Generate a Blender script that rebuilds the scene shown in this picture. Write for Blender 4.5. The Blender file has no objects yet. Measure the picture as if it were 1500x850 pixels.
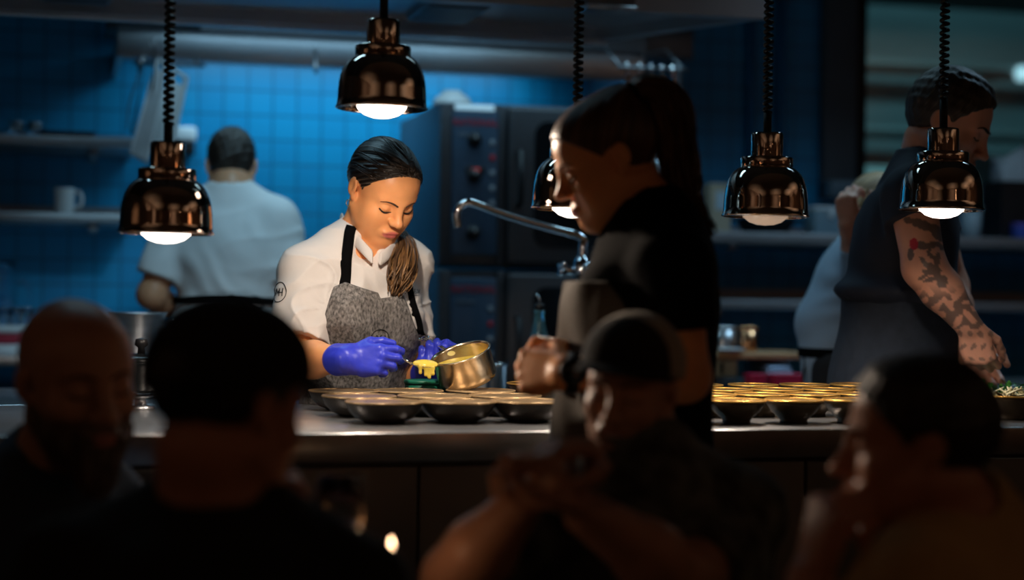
import bpy, math, random
import numpy as np
from mathutils import Vector, Matrix
random.seed(7)
C = bpy.context.scene.collection
sc = bpy.context.scene

# ------------------------------------------------------------------ camera
THETA = math.atan(0.26)          # the camera is turned to the right of the counter's normal
ROLL = 0.0125
FPX = 2500.0                     # focal length in pixels of the 1500 x 850 frame
CAM = np.array([0.0, 0.0, 1.30])
RT = np.array([math.cos(THETA), -math.sin(THETA), 0.0])
FW = np.array([math.sin(THETA), math.cos(THETA), 0.0])
UP = np.array([0.0, 0.0, 1.0])
_r = math.cos(ROLL) * RT + math.sin(ROLL) * UP
_u = -math.sin(ROLL) * RT + math.cos(ROLL) * UP
cd = bpy.data.cameras.new('camera')
cam = bpy.data.objects.new('camera', cd)
C.objects.link(cam)
cam.matrix_world = Matrix(((_r[0], _u[0], -FW[0], CAM[0]), (_r[1], _u[1], -FW[1], CAM[1]),
                           (_r[2], _u[2], -FW[2], CAM[2]), (0, 0, 0, 1)))
cd.sensor_width = 36.0
cd.lens = FPX / 1500.0 * 36.0
cd.clip_start = 0.05
cd.dof.use_dof = True
cd.dof.focus_distance = 3.76
cd.dof.aperture_fstop = 1.45
sc.camera = cam

# ------------------------------------------------------------------ world, colour management
w = bpy.data.worlds.new('world')
sc.world = w
w.use_nodes = True
w.node_tree.nodes['Background'].inputs[0].default_value = (0.35, 0.6, 1.0, 1)
w.node_tree.nodes['Background'].inputs[1].default_value = 0.002
sc.view_settings.view_transform = 'Standard'
sc.view_settings.look = 'None'
sc.view_settings.exposure = 0.0
sc.view_settings.gamma = 1.0
sc.view_settings.use_curve_mapping = False


def area(name, loc, rot, sx, sy, power, col, spread=180):
    l = bpy.data.lights.new(name, 'AREA')
    l.shape = 'RECTANGLE'
    l.size, l.size_y = sx, sy
    l.energy = power
    l.color = col
    l.spread = math.radians(spread)
    o = bpy.data.objects.new(name, l)
    o.location = loc
    o.rotation_euler = rot
    C.objects.link(o)
    return o


def point(name, loc, power, col, r=0.05):
    l = bpy.data.lights.new(name, 'POINT')
    l.energy = power
    l.color = col
    l.shadow_soft_size = r
    o = bpy.data.objects.new(name, l)
    o.location = loc
    C.objects.link(o)
    return o


COOL = (0.45, 0.80, 1.0)
area('extractor_light', (1.15, 6.66, 2.30), (math.radians(16), 0, 0), 1.5, 0.10, 6.8, COOL, 150)
l = bpy.data.lights.new('cook_fill_spot', 'SPOT')  # added unseen spot, brightens the back of the cook in white
l.energy, l.color, l.shadow_soft_size = 24.0, COOL, 0.05
l.spot_size, l.spot_blend = math.radians(58), 0.5
o = bpy.data.objects.new('cook_fill_spot', l)
o.location = (0.62, 4.62, 2.22)
o.rotation_euler = Vector((-0.12, 0.90, -0.80)).to_track_quat('-Z', 'Y').to_euler()
C.objects.link(o)
area('hood_gap_fill', (1.1, 5.78, 2.6), (math.radians(-8), 0, 0), 1.9, 0.12, 6, COOL, 150)  # added area light hidden between the hoods, brightens the fascia
area('kitchen_ceiling_light_west', (0.15, 4.45, 3.12), (0, 0, 0), 1.2, 0.25, 5, COOL, 110)
area('kitchen_ceiling_light_east', (3.3, 4.5, 3.12), (math.radians(8), 0, 0), 1.0, 0.25, 13, (0.45, 0.75, 1.0), 120)
area('tap_fill_light', (2.0, 4.95, 3.12), (0, 0, 0), 0.9, 0.2, 4, COOL, 120)  # added unseen area light, brightens the chrome tap
area('back_room_light', (5.0, 7.45, 3.2), (math.radians(40), 0, 0), 2.0, 0.3, 40, (0.4, 0.8, 0.85))
for i, (x, y, z, p) in enumerate([(-1.2, -1.6, 2.3, .22), (-0.4, -2.4, 2.1, .22), (0.8, -2.2, 2.4, .22), (1.5, -1.4, 1.7, .18), (2.6, -0.9, 2.4, .22)]):
    point('shade_glint_point', (x, y, z), p, (1.0, 0.50, 0.25), 0.022)  # added unseen points, small glints for the lamp shades
for i, (x, y, p) in enumerate([(-2.6, -1.8, 34.0), (-2.6, 0.4, 24.0), (6.2, -1.5, 70.0), (6.2, 1.0, 70.0), (2.0, -3.0, 34.0)]):
    l = bpy.data.lights.new('dining_fill_uplight', 'SPOT')  # added unseen spots on the ceiling: dim fill for diners, reflections for shades
    l.energy, l.color, l.shadow_soft_size = p, (1.0, 0.86, 0.72), 0.05
    l.spot_size, l.spot_blend = math.radians(125), 0.4
    o = bpy.data.objects.new('dining_fill_uplight', l)
    o.location = (x, y, 2.0)
    o.rotation_euler = (math.pi, 0, 0)
    C.objects.link(o)
for i, (x, y, z, p, sg) in enumerate([(-2.3, 3.0, 1.65, 17.0, -1), (6.3, -1.0, 1.8, 40.0, 1)]):
    l = bpy.data.lights.new('wall_reflection_spot', 'SPOT')  # added unseen spots, light the side walls that the lamp shades mirror
    l.energy, l.color, l.shadow_soft_size = p, (1.0, 0.72, 0.48), 0.05
    l.spot_size, l.spot_blend = math.radians(95), 0.7
    o = bpy.data.objects.new('wall_reflection_spot', l)
    o.location = (x, y, z)
    o.rotation_euler = (0, sg * math.radians(-90), 0)
    C.objects.link(o)


# ------------------------------------------------------------------ pixel helpers
def at(px, py, D):
    """World point seen at a pixel of the photograph, D metres in front of the camera."""
    dx, dy = px - 750.0, 425.0 - py
    x = dx * math.cos(ROLL) - dy * math.sin(ROLL)
    y = dx * math.sin(ROLL) + dy * math.cos(ROLL)
    return CAM + D * (FW + x / FPX * RT + y / FPX * UP)


def atY(px, Y, py=425.0):
    """World point seen at a pixel on the plane y = Y."""
    p = at(px, py, 1.0) - CAM
    return CAM + p * (Y / p[1])


def px_of(P):
    v = np.asarray(P, float) - CAM
    D = v @ FW
    x, y = v @ RT / D * FPX, v @ UP / D * FPX
    return (round(750 + x * math.cos(ROLL) + y * math.sin(ROLL), 1), round(425 - (-x * math.sin(ROLL) + y * math.cos(ROLL)), 1), round(D, 3))


def dv(a, b, c):
    """Direction from (image right, towards the camera, up)."""
    v = a * RT - b * FW + c * UP
    return v / np.linalg.norm(v)


def V3(*a):
    return np.array(a, float)


def unit(v):
    v = np.asarray(v, float)
    return v / max(1e-9, np.linalg.norm(v))


# ------------------------------------------------------------------ materials
MATS = {}


def mat(name, col, rough=0.6, metal=0.0, bump=0.0, bscale=60.0, var=0.0, vscale=8.0, stretch=(1, 1, 1), spec=0.5,
        emit=None, estr=0.0, trans=0.0, ior=1.45, coat=0.0, sheen=0.0, attr=False, sss=0.0):
    if name in MATS:
        return MATS[name]
    m = bpy.data.materials.new(name)
    m.use_nodes = True
    nt = m.node_tree
    b = nt.nodes['Principled BSDF']
    b.inputs['Base Color'].default_value = (*col, 1)
    b.inputs['Roughness'].default_value = rough
    b.inputs['Metallic'].default_value = metal
    b.inputs['Specular IOR Level'].default_value = spec
    b.inputs['IOR'].default_value = ior
    b.inputs['Transmission Weight'].default_value = trans
    b.inputs['Coat Weight'].default_value = coat
    b.inputs['Sheen Weight'].default_value = sheen
    if sss:
        b.inputs['Subsurface Weight'].default_value = sss
        b.inputs['Subsurface Radius'].default_value = (1.0, 0.35, 0.2)
        b.inputs['Subsurface Scale'].default_value = 0.008
    if emit:
        b.inputs['Emission Color'].default_value = (*emit, 1)
        b.inputs['Emission Strength'].default_value = estr
    tc = nt.nodes.new('ShaderNodeTexCoord')
    mp = nt.nodes.new('ShaderNodeMapping')
    mp.inputs['Scale'].default_value = stretch
    nt.links.new(tc.outputs['Object'], mp.inputs['Vector'])
    src = None
    if attr:
        a = nt.nodes.new('ShaderNodeAttribute')
        a.attribute_name = 'Col'
        src = a.outputs['Color']
    if var > 0:
        n = nt.nodes.new('ShaderNodeTexNoise')
        n.inputs['Scale'].default_value = vscale
        n.inputs['Detail'].default_value = 5
        nt.links.new(mp.outputs[0], n.inputs['Vector'])
        r = nt.nodes.new('ShaderNodeMapRange')
        r.inputs[1].default_value, r.inputs[2].default_value = 0.3, 0.7
        r.inputs[3].default_value, r.inputs[4].default_value = 1 - var, 1 + var
        nt.links.new(n.outputs['Fac'], r.inputs[0])
        mx = nt.nodes.new('ShaderNodeVectorMath')
        mx.operation = 'SCALE'
        if src:
            nt.links.new(src, mx.inputs[0])
        else:
            mx.inputs[0].default_value = col
        nt.links.new(r.outputs[0], mx.inputs['Scale'])
        src = mx.outputs[0]
    if src:
        nt.links.new(src, b.inputs['Base Color'])
    if bump > 0:
        n2 = nt.nodes.new('ShaderNodeTexNoise')
        n2.inputs['Scale'].default_value = bscale
        n2.inputs['Detail'].default_value = 4
        nt.links.new(mp.outputs[0], n2.inputs['Vector'])
        bp = nt.nodes.new('ShaderNodeBump')
        bp.inputs['Strength'].default_value = bump
        bp.inputs['Distance'].default_value = 0.004
        nt.links.new(n2.outputs['Fac'], bp.inputs['Height'])
        nt.links.new(bp.outputs[0], b.inputs['Normal'])
    MATS[name] = m
    return m


def tile_mat(name, col, grout, size):
    m = bpy.data.materials.new(name)
    m.use_nodes = True
    nt = m.node_tree
    b = nt.nodes['Principled BSDF']
    tc = nt.nodes.new('ShaderNodeTexCoord')
    sp = nt.nodes.new('ShaderNodeSeparateXYZ')
    cb = nt.nodes.new('ShaderNodeCombineXYZ')
    ad = nt.nodes.new('ShaderNodeMath')
    nt.links.new(tc.outputs['Object'], sp.inputs[0])
    nt.links.new(sp.outputs[0], ad.inputs[0])
    nt.links.new(sp.outputs[1], ad.inputs[1])
    nt.links.new(ad.outputs[0], cb.inputs[0])
    nt.links.new(sp.outputs[2], cb.inputs[1])
    br = nt.nodes.new('ShaderNodeTexBrick')
    br.offset = 0.0
    br.inputs['Scale'].default_value = 1.0
    br.inputs['Brick Width'].default_value = size
    br.inputs['Row Height'].default_value = size
    br.inputs['Mortar Size'].default_value = 0.0035
    br.inputs['Mortar Smooth'].default_value = 0.2
    br.inputs['Color1'].default_value = (*col, 1)
    br.inputs['Color2'].default_value = (col[0] * 1.15, col[1] * 1.1, col[2] * 1.05, 1)
    br.inputs['Mortar'].default_value = (*grout, 1)
    nt.links.new(cb.outputs[0], br.inputs['Vector'])
    nt.links.new(br.outputs['Color'], b.inputs['Base Color'])
    b.inputs['Roughness'].default_value = 0.35
    bp = nt.nodes.new('ShaderNodeBump')
    bp.inputs['Strength'].default_value = 0.5
    bp.inputs['Distance'].default_value = 0.003
    bp.invert = True
    nt.links.new(br.outputs['Fac'], bp.inputs['Height'])
    nt.links.new(bp.outputs[0], b.inputs['Normal'])
    return m


def hair_mat(name, c1, c2, c3, rough=0.38):
    """Strand streaks driven by the 'strand' attribute (angle round the gather point, distance from it)."""
    m = bpy.data.materials.new(name)
    m.use_nodes = True
    nt = m.node_tree
    b = nt.nodes['Principled BSDF']
    a = nt.nodes.new('ShaderNodeAttribute')
    a.attribute_name = 'strand'
    n = nt.nodes.new('ShaderNodeTexNoise')
    n.inputs['Scale'].default_value = 1.0
    n.inputs['Detail'].default_value = 3
    nt.links.new(a.outputs['Vector'], n.inputs['Vector'])
    cr = nt.nodes.new('ShaderNodeValToRGB')
    cr.color_ramp.elements[0].position = 0.35
    cr.color_ramp.elements[0].color = (*c1, 1)
    cr.color_ramp.elements[1].position = 0.7
    cr.color_ramp.elements[1].color = (*c3, 1)
    e = cr.color_ramp.elements.new(0.55)
    e.color = (*c2, 1)
    nt.links.new(n.outputs['Fac'], cr.inputs['Fac'])
    nt.links.new(cr.outputs['Color'], b.inputs['Base Color'])
    b.inputs['Roughness'].default_value = rough
    bp = nt.nodes.new('ShaderNodeBump')
    bp.inputs['Strength'].default_value = 0.7
    bp.inputs['Distance'].default_value = 0.004
    nt.links.new(n.outputs['Fac'], bp.inputs['Height'])
    nt.links.new(bp.outputs[0], b.inputs['Normal'])
    MATS[name] = m
    return m


STEEL = mat('brushed_steel', (0.55, 0.57, 0.60), 0.32, 1.0, 0.06, 40, 0.08, 6, (1, 1, 12))
STEEL_H = mat('hood_steel', (0.46, 0.50, 0.55), 0.38, 0.9, 0.05, 40, 0.12, 3, (1, 1, 1))
STEEL_D = mat('dark_steel', (0.16, 0.17, 0.19), 0.4, 0.85, 0.05, 40, 0.1, 5)
STEEL_T = mat('counter_steel', (0.42, 0.41, 0.41), 0.28, 0.9, 0.08, 25, 0.16, 9, (1, 3, 1))
CHROME = mat('chrome', (0.78, 0.80, 0.84), 0.09, 1.0)
LAMPM = mat('lamp_bronze_chrome', (0.72, 0.62, 0.55), 0.05, 1.0)
BLACK = mat('black_plastic', (0.012, 0.012, 0.014), 0.4)
RUBBER = mat('black_rubber', (0.008, 0.008, 0.009), 0.55)
WHITEP = mat('white_plastic', (0.72, 0.75, 0.78), 0.4, 0, 0, 1, 0.04)
CERAMIC = mat('white_ceramic', (0.75, 0.78, 0.80), 0.2)
GLASS = mat('clear_glass', (0.9, 0.96, 1.0), 0.03, 0, trans=1.0)
TILE = tile_mat('blue_wall_tiles', (0.003, 0.27, 0.54), (0.003, 0.12, 0.25), 0.1)
BULB = mat('lamp_bulb', (1, 0.9, 0.8), 0.2, emit=(1.0, 0.86, 0.74), estr=5.0)

# ------------------------------------------------------------------ mesh helpers
class MB:
    """Collects rings, boxes, tubes and lathes; build() links them as one mesh object."""
    def __init__(s):
        s.v, s.f, s.sm = [], [], []

    def add(s, vs, fs, smooth=False):
        b = len(s.v)
        s.v += [tuple(map(float, v)) for v in vs]
        s.f += [tuple(b + i for i in f) for f in fs]
        s.sm += [smooth] * len(fs)
        return s

    def box(s, c, h, B=None):
        """Box of half sizes h about c, axes = rows of B."""
        B = np.eye(3) if B is None else np.asarray(B)
        c = np.asarray(c, float)
        vs = [c + sx * h[0] * B[0] + sy * h[1] * B[1] + sz * h[2] * B[2] for sx in (-1, 1) for sy in (-1, 1) for sz in (-1, 1)]
        return s.add(vs, [(0, 1, 3, 2), (4, 6, 7, 5), (0, 4, 5, 1), (2, 3, 7, 6), (0, 2, 6, 4), (1, 5, 7, 3)])

    def bx(s, x0, x1, y0, y1, z0, z1):
        return s.box(((x0 + x1) / 2, (y0 + y1) / 2, (z0 + z1) / 2), (abs(x1 - x0) / 2, abs(y1 - y0) / 2, abs(z1 - z0) / 2))

    def rings(s, rings, closed=False, cap=True, smooth=True):
        n = len(rings[0])
        vs = [p for r in rings for p in r]
        fs = []
        m = len(rings)
        for i in range(m if closed else m - 1):
            for j in range(n):
                a, b = i * n + j, i * n + (j + 1) % n
                c, d = ((i + 1) % m) * n + (j + 1) % n, ((i + 1) % m) * n + j
                fs.append((a, b, c, d))
        s.add(vs, fs, smooth)
        if cap and not closed:
            b = len(s.v) - len(vs)
            s.f += [tuple(b + i for i in range(n))[::-1], tuple(b + (m - 1) * n + i for i in range(n))]
            s.sm += [False, False]
        return s

    def tube(s, pts, r, n=8, cap=True, flat=1.0):
        pts = [np.asarray(p, float) for p in pts]
        rs = r if hasattr(r, '__len__') else [r] * len(pts)
        nrm = None
        out = []
        for i, p in enumerate(pts):
            t = unit(pts[min(i + 1, len(pts) - 1)] - pts[max(i - 1, 0)])
            if nrm is None:
                nrm = np.cross(t, [0, 0, 1.0])
                if np.linalg.norm(nrm) < 0.1:
                    nrm = np.cross(t, [1.0, 0, 0])
            nrm = unit(nrm - t * np.dot(nrm, t))
            bn = np.cross(t, nrm)
            out.append([p + rs[i] * (math.cos(2 * math.pi * k / n) * nrm + flat * math.sin(2 * math.pi * k / n) * bn) for k in range(n)])
        return s.rings(out, cap=cap)

    def lathe(s, prof, c=(0, 0, 0), B=None, n=32, closed=False):
        """Profile of (radius, height) turned about axis B[2] through c."""
        B = np.eye(3) if B is None else np.asarray(B)
        c = np.asarray(c, float)
        out = [[c + max(r, 1e-4) * (math.cos(2 * math.pi * k / n) * B[0] + math.sin(2 * math.pi * k / n) * B[1]) + z * B[2] for k in range(n)] for r, z in prof]
        return s.rings(out, closed=closed)

    def prism(s, poly, c, ax, ay, az, t):
        """Polygon in the (ax, ay) plane, t thick along az."""
        c, ax, ay, az = (np.asarray(q, float) for q in (c, ax, ay, az))
        a = [c + x * ax + y * ay - az * t / 2 for x, y in poly]
        b = [c + x * ax + y * ay + az * t / 2 for x, y in poly]
        n = len(poly)
        s.add(a + b, [tuple(range(n))[::-1], tuple(range(n, 2 * n))] + [(i, (i + 1) % n, n + (i + 1) % n, n + i) for i in range(n)])
        return s

    def build(s, name, m, parent=None, bevel=0.0, seg=2):
        me = bpy.data.meshes.new(name)
        off = np.array(parent.matrix_world.translation) if parent is not None else np.zeros(3)
        if parent is not None:
            off = root_loc(parent)
        me.from_pydata([tuple(np.array(v) - off) for v in s.v], [], s.f)
        me.polygons.foreach_set('use_smooth', s.sm)
        import bmesh
        bm = bmesh.new()
        bm.from_mesh(me)
        bmesh.ops.recalc_face_normals(bm, faces=bm.faces)
        bm.to_mesh(me)
        bm.free()
        me.materials.append(m)
        o = bpy.data.objects.new(name, me)
        C.objects.link(o)
        if parent is not None:
            o.parent = parent
        if bevel > 0:
            b = o.modifiers.new('bevel', 'BEVEL')
            b.width, b.segments, b.limit_method = bevel, seg, 'ANGLE'
            me.polygons.foreach_set('use_smooth', [True] * len(me.polygons))
        return o


def root_loc(o):
    """World position of the empty at the root of o."""
    p = np.zeros(3)
    while o is not None:
        p += np.array(o.location)
        o = o.parent
    return p


def thing(name, loc, label, cat, group=None):
    o = bpy.data.objects.new(name, None)
    o.location = tuple(map(float, loc))
    o.empty_display_size = 0.05
    C.objects.link(o)
    return tag(o, label, cat, group)


def tag(o, label, cat, group=None):
    o['label'] = label
    o['category'] = cat
    if group:
        o['group'] = group
    return o


def struct(o):
    o['kind'] = 'structure'
    return o


def copy_tree(o, delta, parent=None):
    c = o.copy()
    C.objects.link(c)
    c.parent = parent
    if parent is None:
        c.location = Vector(o.location) + Vector(tuple(map(float, delta)))
    for ch in [x for x in CH.get(o.name, [])]:
        copy_tree(ch, delta, c)
    return c


CH = {}


def index_children(*roots):
    for r in roots:
        for o in [r] + list(r.children_recursive):
            CH[o.name] = list(o.children)


def smooth_path(pts, n=8):
    """Catmull-Rom through the points."""
    P = [np.asarray(p, float) for p in pts]
    P = [2 * P[0] - P[1]] + P + [2 * P[-1] - P[-2]]
    out = []
    for i in range(1, len(P) - 2):
        for k in range(n):
            t = k / n
            a, b, c, d = P[i - 1], P[i], P[i + 1], P[i + 2]
            out.append(0.5 * (2 * b + (c - a) * t + (2 * a - 5 * b + 4 * c - d) * t * t + (3 * b - a - 3 * c + d) * t ** 3))
    out.append(P[-2])
    return out


def text(name, body, size, c, ax, ay, m, parent, depth=0.0006):
    cu = bpy.data.curves.new(name, 'FONT')
    cu.body = body
    cu.size = size
    cu.extrude = depth
    cu.align_x = 'CENTER'
    cu.align_y = 'CENTER'
    cu.materials.append(m)
    tmp = bpy.data.objects.new('text_tmp', cu)
    me = bpy.data.meshes.new_from_object(tmp)
    bpy.data.objects.remove(tmp)
    me.name = name
    me.materials.clear()
    me.materials.append(m)
    o = bpy.data.objects.new(name, me)
    ax, ay = unit(ax), unit(ay)
    az = np.cross(ax, ay)
    M = Matrix(((ax[0], ay[0], az[0], c[0]), (ax[1], ay[1], az[1], c[1]), (ax[2], ay[2], az[2], c[2]), (0, 0, 0, 1)))
    off = root_loc(parent)
    M.translation = Vector(tuple(np.asarray(c, float) - off))
    o.matrix_basis = M
    C.objects.link(o)
    o.parent = parent
    return o


# ------------------------------------------------------------------ implicit surfaces: smooth unions meshed by surface nets
def sph(c, r):
    c = np.asarray(c, float)
    return lambda P: np.sqrt(((P - c) ** 2).sum(-1)) - r


def ell(c, rad, B=None):
    c, rad = np.asarray(c, float), np.asarray(rad, float)
    B = np.eye(3) if B is None else np.asarray(B, float)

    def f(P):
        q = (P - c) @ B.T
        k0 = np.sqrt(((q / rad) ** 2).sum(-1))
        k1 = np.sqrt(((q / rad ** 2) ** 2).sum(-1))
        return np.where(k0 < 1e-6, -rad.min(), k0 * (k0 - 1) / np.maximum(k1, 1e-9))
    return f


def rc(a, b, ra, rb=None):
    a, b = np.asarray(a, float), np.asarray(b, float)
    rb = ra if rb is None else rb
    ab = b - a
    L = max(1e-9, float(ab @ ab))

    def f(P):
        t = np.clip(((P - a) @ ab) / L, 0, 1)
        return np.sqrt(((P - a - t[..., None] * ab) ** 2).sum(-1)) - (ra + (rb - ra) * t)
    return f


def rbox(c, h, B=None, r=0.005):
    c, h = np.asarray(c, float), np.asarray(h, float) - r
    B = np.eye(3) if B is None else np.asarray(B, float)

    def f(P):
        q = np.abs((P - c) @ B.T) - h
        return np.sqrt((np.maximum(q, 0) ** 2).sum(-1)) + np.minimum(q.max(-1), 0) - r
    return f


def half(p, n):
    p, n = np.asarray(p, float), unit(n)
    return lambda P: (P - p) @ n


def fmax(*fs):
    return lambda P: np.maximum.reduce([f(P) for f in fs])


def fmin(*fs):
    return lambda P: np.minimum.reduce([f(P) for f in fs])


def fneg(f):
    return lambda P: -f(P)


def foff(f, r):
    return lambda P: f(P) - r


def poly2d(poly, c, ax, ay):
    """Signed distance to a polygon extruded without end along ax x ay."""
    pl = [np.asarray(p, float) for p in poly]
    c, ax, ay = (np.asarray(q, float) for q in (c, ax, ay))

    def f(P):
        x, y = (P - c) @ ax, (P - c) @ ay
        d = np.full(x.shape, 1e9)
        s = np.ones(x.shape)
        n = len(pl)
        for i in range(n):
            a, b = pl[i], pl[i - 1]
            ex, ey = b - a
            wx, wy = x - a[0], y - a[1]
            t = np.clip((wx * ex + wy * ey) / (ex * ex + ey * ey), 0, 1)
            d = np.minimum(d, (wx - ex * t) ** 2 + (wy - ey * t) ** 2)
            c1, c2, c3 = y >= a[1], y < b[1], ex * wy > ey * wx
            s = np.where((c1 & c2 & c3) | (~c1 & ~c2 & ~c3), -s, s)
        return s * np.sqrt(d)
    return f


def _comb(d, op, e, k):
    if op == 'd':
        return d - e
    if op == 'u':
        if k <= 0:
            return np.minimum(d, e)
        h = np.clip(0.5 + 0.5 * (e - d) / k, 0, 1)
        return e * (1 - h) + d * h - k * h * (1 - h)
    if op == 's':
        e = -e
    if k <= 0:
        return np.maximum(d, e)
    h = np.clip(0.5 - 0.5 * (e - d) / k, 0, 1)
    return e * (1 - h) + d * h + k * h * (1 - h)


def evalm(model, P):
    d = np.full(P.shape[:-1], 1.0)
    for op, f, k in model:
        d = _comb(d, op, f(P), k)
    return d


def trace(model, P, direction, disp=None, n=60, back=0.12):
    """Moves points along a direction until they meet the surface."""
    P = np.array(P, float)
    dr = np.asarray(direction, float)
    P = P - dr * back
    for _ in range(n):
        d = evalm(model, P)
        if disp is not None:
            d = d - disp(P)
        P = P + dr * (np.clip(d, -0.02, 0.05) * 0.8)[:, None]
    return P


def mesh_sdf(model, lo, hi, h, disp=None, amp=0.0):
    """Vertices and quads of the zero surface inside the box."""
    lo, hi = np.asarray(lo, float), np.asarray(hi, float)
    B = 14
    nb = np.maximum(1, np.ceil((hi - lo) / (h * B)).astype(int))
    n = nb * B + 1
    G = np.empty(n, np.float32)
    ctr = np.stack(np.meshgrid(*[lo[i] + (np.arange(nb[i]) + 0.5) * B * h for i in range(3)], indexing='ij'), -1).reshape(-1, 3)
    E = [f(ctr) for _, f, _ in model]
    dc = np.full(len(ctr), 1.0)
    for (op, f, k), e in zip(model, E):
        dc = _comb(dc, op, e, k)
    Rb = h * B * 0.87
    act = np.abs(dc) < Rb * 1.5 + amp + 0.01
    ax = np.arange(B + 1) * h
    loc = np.stack(np.meshgrid(ax, ax, ax, indexing='ij'), -1).reshape(-1, 3)
    idx = np.stack(np.unravel_index(np.arange(len(ctr)), nb), -1)
    for b in range(len(ctr)):
        i, j, k3 = idx[b] * B
        if not act[b]:
            G[i:i + B + 1, j:j + B + 1, k3:k3 + B + 1] = 1.0 if dc[b] > 0 else -1.0
    for b in np.nonzero(act)[0]:
        i, j, k3 = idx[b] * B
        P = lo + np.array([i, j, k3]) * h + loc
        d = np.full(len(P), 1.0)
        for (op, f, k), e in zip(model, E):
            if op == 'd':
                pass
            elif op == 'u':
                if e[b] > max(dc[b], 0) + 2.8 * Rb + 2 * k + 0.01:
                    continue
            elif op == 's':
                if e[b] > 2.6 * Rb + k + 0.01:
                    continue
            elif e[b] < -(2.6 * Rb + k + 0.01):
                continue
            d = _comb(d, op, f(P), k)
        if disp is not None:
            d = d - disp(P)
        G[i:i + B + 1, j:j + B + 1, k3:k3 + B + 1] = d.reshape(B + 1, B + 1, B + 1)
    S = G < 0
    m = [x - 1 for x in G.shape]
    cnt = np.zeros(m, np.int8)
    offs = [(a, b, c) for a in (0, 1) for b in (0, 1) for c in (0, 1)]
    for a, b, c in offs:
        cnt += S[a:a + m[0], b:b + m[1], c:c + m[2]]
    cell = np.nonzero((cnt > 0) & (cnt < 8))
    vid = np.full(m, -1, np.int32)
    vid[cell] = np.arange(len(cell[0]))
    co = np.stack(cell, -1)
    val = np.stack([G[cell[0] + a, cell[1] + b, cell[2] + c] for a, b, c in offs], -1)
    acc = np.zeros((len(co), 3))
    num = np.zeros(len(co))
    for p in range(8):
        for q in range(p + 1, 8):
            op_, oq = np.array(offs[p]), np.array(offs[q])
            if np.abs(op_ - oq).sum() != 1:
                continue
            va, vb = val[:, p], val[:, q]
            x = (va < 0) != (vb < 0)
            t = np.where(x, va / np.where(x, va - vb, 1), 0)
            acc += np.where(x[:, None], op_ + t[:, None] * (oq - op_), 0)
            num += x
    vert = lo + (co + acc / num[:, None]) * h
    quads = []
    for axis in range(3):
        o1, o2 = [(1, 2), (2, 0), (0, 1)][axis]
        sl0 = [slice(None)] * 3
        sl1 = [slice(None)] * 3
        sl0[axis], sl1[axis] = slice(0, -1), slice(1, None)
        for s in (sl0, sl1):
            s[o1], s[o2] = slice(1, -1), slice(1, -1)
        a, b = S[tuple(sl0)], S[tuple(sl1)]
        e = np.stack(np.nonzero(a != b), -1)
        if not len(e):
            continue
        inside = a[tuple(e.T)]
        base = e.copy()
        base[:, o1] += 1
        base[:, o2] += 1
        d1, d2 = np.zeros(3, int), np.zeros(3, int)
        d1[o1], d2[o2] = 1, 1
        q = np.stack([vid[tuple((base - d1 - d2).T)], vid[tuple((base - d2).T)], vid[tuple(base.T)], vid[tuple((base - d1).T)]], -1)
        q[~inside] = q[~inside][:, ::-1]
        quads.append(q)
    return vert, np.concatenate(quads)


def sdf_part(name, model, lo, hi, h, m, parent, disp=None, amp=0.0, color=None, strand=None, relax=0):
    v, q = mesh_sdf(model, lo, hi, h, disp, amp)
    for _ in range(relax):
        acc = np.zeros_like(v)
        cn = np.zeros(len(v))
        for i in range(4):
            np.add.at(acc, q[:, i], v[q[:, (i + 1) % 4]])
            np.add.at(cn, q[:, i], 1)
            np.add.at(acc, q[:, i], v[q[:, (i + 3) % 4]])
            np.add.at(cn, q[:, i], 1)
        v = 0.5 * v + 0.5 * acc / np.maximum(cn, 1)[:, None]
    me = bpy.data.meshes.new(name)
    off = root_loc(parent) if parent is not None else np.zeros(3)
    me.vertices.add(len(v))
    me.vertices.foreach_set('co', (v - off).astype(np.float32).ravel())
    me.loops.add(len(q) * 4)
    me.loops.foreach_set('vertex_index', q.astype(np.int32).ravel())
    me.polygons.add(len(q))
    me.polygons.foreach_set('loop_start', np.arange(0, len(q) * 4, 4, dtype=np.int32))
    me.polygons.foreach_set('use_smooth', np.ones(len(q), bool))
    me.update(calc_edges=True)
    me.validate()
    if color is not None:
        a = me.color_attributes.new('Col', 'FLOAT_COLOR', 'POINT')
        c = np.ones((len(v), 4), np.float32)
        c[:, :3] = color(v)
        a.data.foreach_set('color', c.ravel())
    if strand is not None:
        a = me.attributes.new('strand', 'FLOAT_VECTOR', 'POINT')
        a.data.foreach_set('vector', strand(v).astype(np.float32).ravel())
    me.materials.append(m)
    o = bpy.data.objects.new(name, me)
    C.objects.link(o)
    if parent is not None:
        o.parent = parent
    return o

# ------------------------------------------------------------------ people
def frame(yaw, pitch=0.0, roll=0.0):
    """Rows: the person's left, forward, up. yaw 0 faces the camera, 90 faces image right, 180 away."""
    a, p, q = math.radians(yaw), math.radians(pitch), math.radians(roll)
    f0 = math.sin(a) * RT - math.cos(a) * FW
    l = math.cos(a) * RT + math.sin(a) * FW
    f = f0 * math.cos(p) - UP * math.sin(p)
    u = UP * math.cos(p) + f0 * math.sin(p)
    return np.array([l * math.cos(q) + u * math.sin(q), f, u * math.cos(q) - l * math.sin(q)])


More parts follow.
